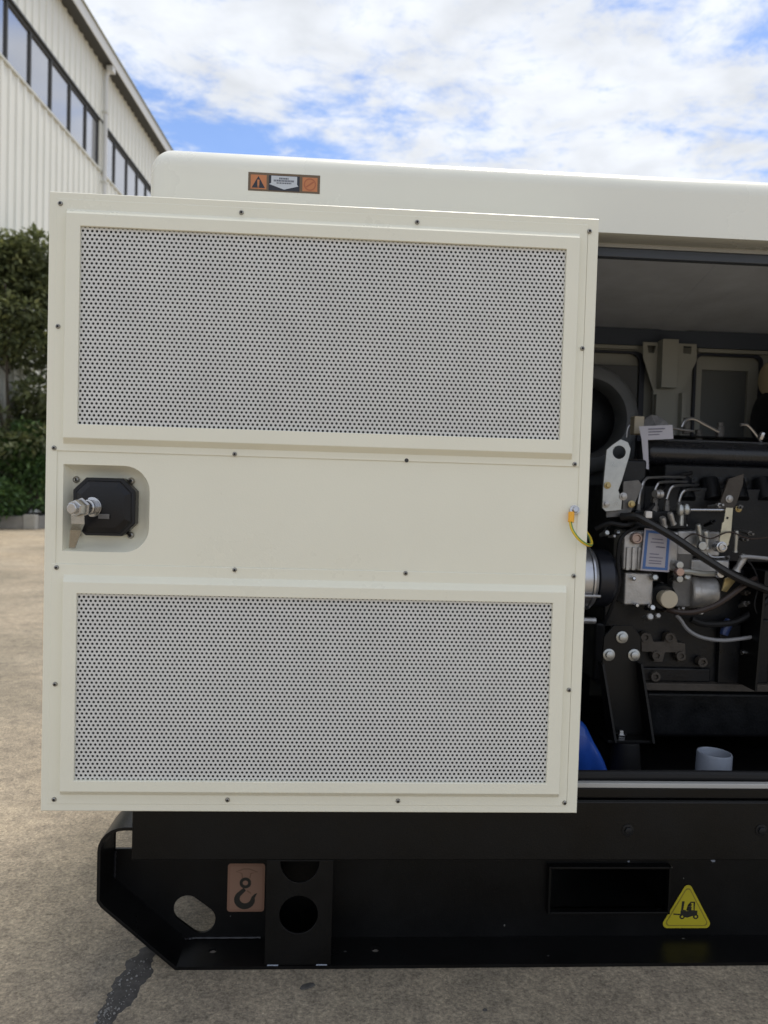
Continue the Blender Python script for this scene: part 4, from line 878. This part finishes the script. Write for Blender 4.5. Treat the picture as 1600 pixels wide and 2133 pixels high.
# ------------------------------------------------------------------ planting bed by the building
BX1, BY0 = -5.18, 11.95
pb = tag(empty('planter', (BX1-.7, BY0, 0)), 'planting bed edged with concrete kerb stones at far left', 'planter')
ks = MB(); ks.box(-.39, .39, 0, .14, .0, .22); k0 = ks.build('kerb_stone', KERB, pb, bevel=.012, rel=False); k0.location = (BX1-.55-pb.location.x, 0, 0)
for i in range(1, 3): k = k0.copy(); COL.objects.link(k); k.location = (BX1-.55-i*.79-pb.location.x, 0, 0)
kc = MB(); kc.box(-.10, .10, 0, .16, 0, .25); kco = kc.build('corner_stone', mat('corner_pale', (.36, .345, .31), .9, var=.15, vscale=8), pb, bevel=.012, rel=False); kco.location = (BX1-.055-pb.location.x, -.012, 0)
for i in range(9): k = k0.copy(); COL.objects.link(k); k.rotation_euler = (0, 0, R(90)); k.location = (BX1+.04-pb.location.x, .17+.40+i*.79, 0)
so_ = MB(); so_.box(BX1-2.2, BX1-.11, BY0+.15, BY0+8, 0, .16); so_.build('soil', SOIL, pb)

def leaves(name, mt, parent, blobs, n, size, seed, loc):
    rnd = random.Random(seed); vs = []; fs = []; ra = []
    for _ in range(n):
        c, r = rnd.choices(blobs, [b[1][0]*b[1][1]*b[1][2] for b in blobs])[0]
        while True:
            d = Vector((rnd.uniform(-1, 1), rnd.uniform(-1, 1), rnd.uniform(-1, 1)))
            if d.length < 1 and rnd.random() < .25+.75*d.length**2: break
        p = Vector(c)+Vector((d.x*r[0], d.y*r[1], d.z*r[2]))
        sz = size*rnd.uniform(.6, 1.25)
        dirv = (d.normalized()*.8+Vector((rnd.uniform(-1, 1), rnd.uniform(-1, 1), rnd.uniform(-.9, .6)))).normalized()
        nv_ = (Vector((0, 0, 1))+Vector((rnd.uniform(-.9, .9), rnd.uniform(-.9, .9), rnd.uniform(-.3, .3)))); sd_ = dirv.cross(nv_)
        if sd_.length < .05: continue
        sd_.normalize(); nn = sd_.cross(dirv)
        b = len(vs); q = lambda a, s_, h: tuple(p+dirv*a*sz+sd_*s_*sz+nn*h*sz)
        vs += [q(0, 0, 0), q(.45, .27, .06), q(1, 0, -.08), q(.45, -.27, .06)]
        fs += [(b, b+1, b+2), (b, b+2, b+3)]; v_ = min(1, max(0, rnd.gauss(.4, .25)+.15*d.z)); ra += [v_]*4
    off = Vector(loc)
    me = bpy.data.meshes.new(name); me.from_pydata([(v[0]-off.x, v[1]-off.y, v[2]-off.z) for v in vs], [], fs); me.materials.append(mt)
    at_ = me.attributes.new('leafrand', 'FLOAT', 'POINT'); at_.data.foreach_set('value', ra); me.update()
    o = bpy.data.objects.new(name, me); COL.objects.link(o); o.parent = parent; return o
def tree(name, label, cat, x, y, h, blobs, n, size, seed, mt, stems, group=None):
    root = tag(empty(name, (x, y, .16)), label, cat, group)
    B = [(Vector((x+b[0], y+b[1], b[2])), (b[3], b[3], b[4])) for b in blobs]
    leaves('crown', mt, root, B, n, size, seed, root.location)
    rnd = random.Random(seed+1); tb = MB()
    for _ in range(stems):
        a0 = Vector((x+rnd.uniform(-.12, .12), y+rnd.uniform(-.12, .12), .1)); c = rnd.choice(B)[0]
        mid = a0.lerp(c, .5)+Vector((rnd.uniform(-.12, .12), rnd.uniform(-.12, .12), rnd.uniform(0, .2))); r0 = .05 if stems < 8 else .018
        tb.tube([a0, mid, c], lambda t, r0=r0: r0*(1-.75*t), 7)
        for _k in range(5):
            s_ = mid.lerp(c, rnd.uniform(0, .8)); tb.tube([s_, s_+Vector((rnd.uniform(-.5, .5), rnd.uniform(-.5, .5), rnd.uniform(.1, .6)))], r0*.25, 5, sm=0)
    tb.build('trunk', BARK, root); return root
def tblobs(seed, h0, h1, rad, n):
    rnd = random.Random(seed); out_ = []
    for i in range(n):
        t = (i+.5)/n; z = h0+(h1-h0)*t; rr = rad*(1-.55*t**2)*math.sqrt(rnd.uniform(.1, 1)); a = rnd.uniform(0, 6.28)
        out_.append((rr*math.cos(a), rr*math.sin(a), z, rnd.uniform(.22, .50), rnd.uniform(.16, .36)))
    return out_
tree('leafy_tree', 'tall dark leafy tree against the factory wall at far left', 'tree', -6.12, 13.5, 5.2, tblobs(4, 1.3, 5.15, 1.4, 110), 24000, .14, 11, LEAF1, 6)
tree('leafy_tree', 'second leafy tree further along the factory wall half hidden by the door edge', 'tree', -5.75, 16.8, 3.6, tblobs(9, 1.0, 3.4, 1.1, 22), 5000, .15, 21, LEAF1, 6)
tree('leafy_shrub', 'low bright green shrub under the tree behind the kerb', 'shrub', -5.75, 12.75, 1.9, tblobs(5, .45, 1.65, .75, 18), 9000, .105, 31, LEAF2, 14)
tree('leafy_shrub', 'dark shrub behind the bright green one in the planting bed', 'shrub', -5.9, 14.6, 1.9, tblobs(6, .45, 1.9, .8, 18), 6000, .13, 41, LEAF1, 14)
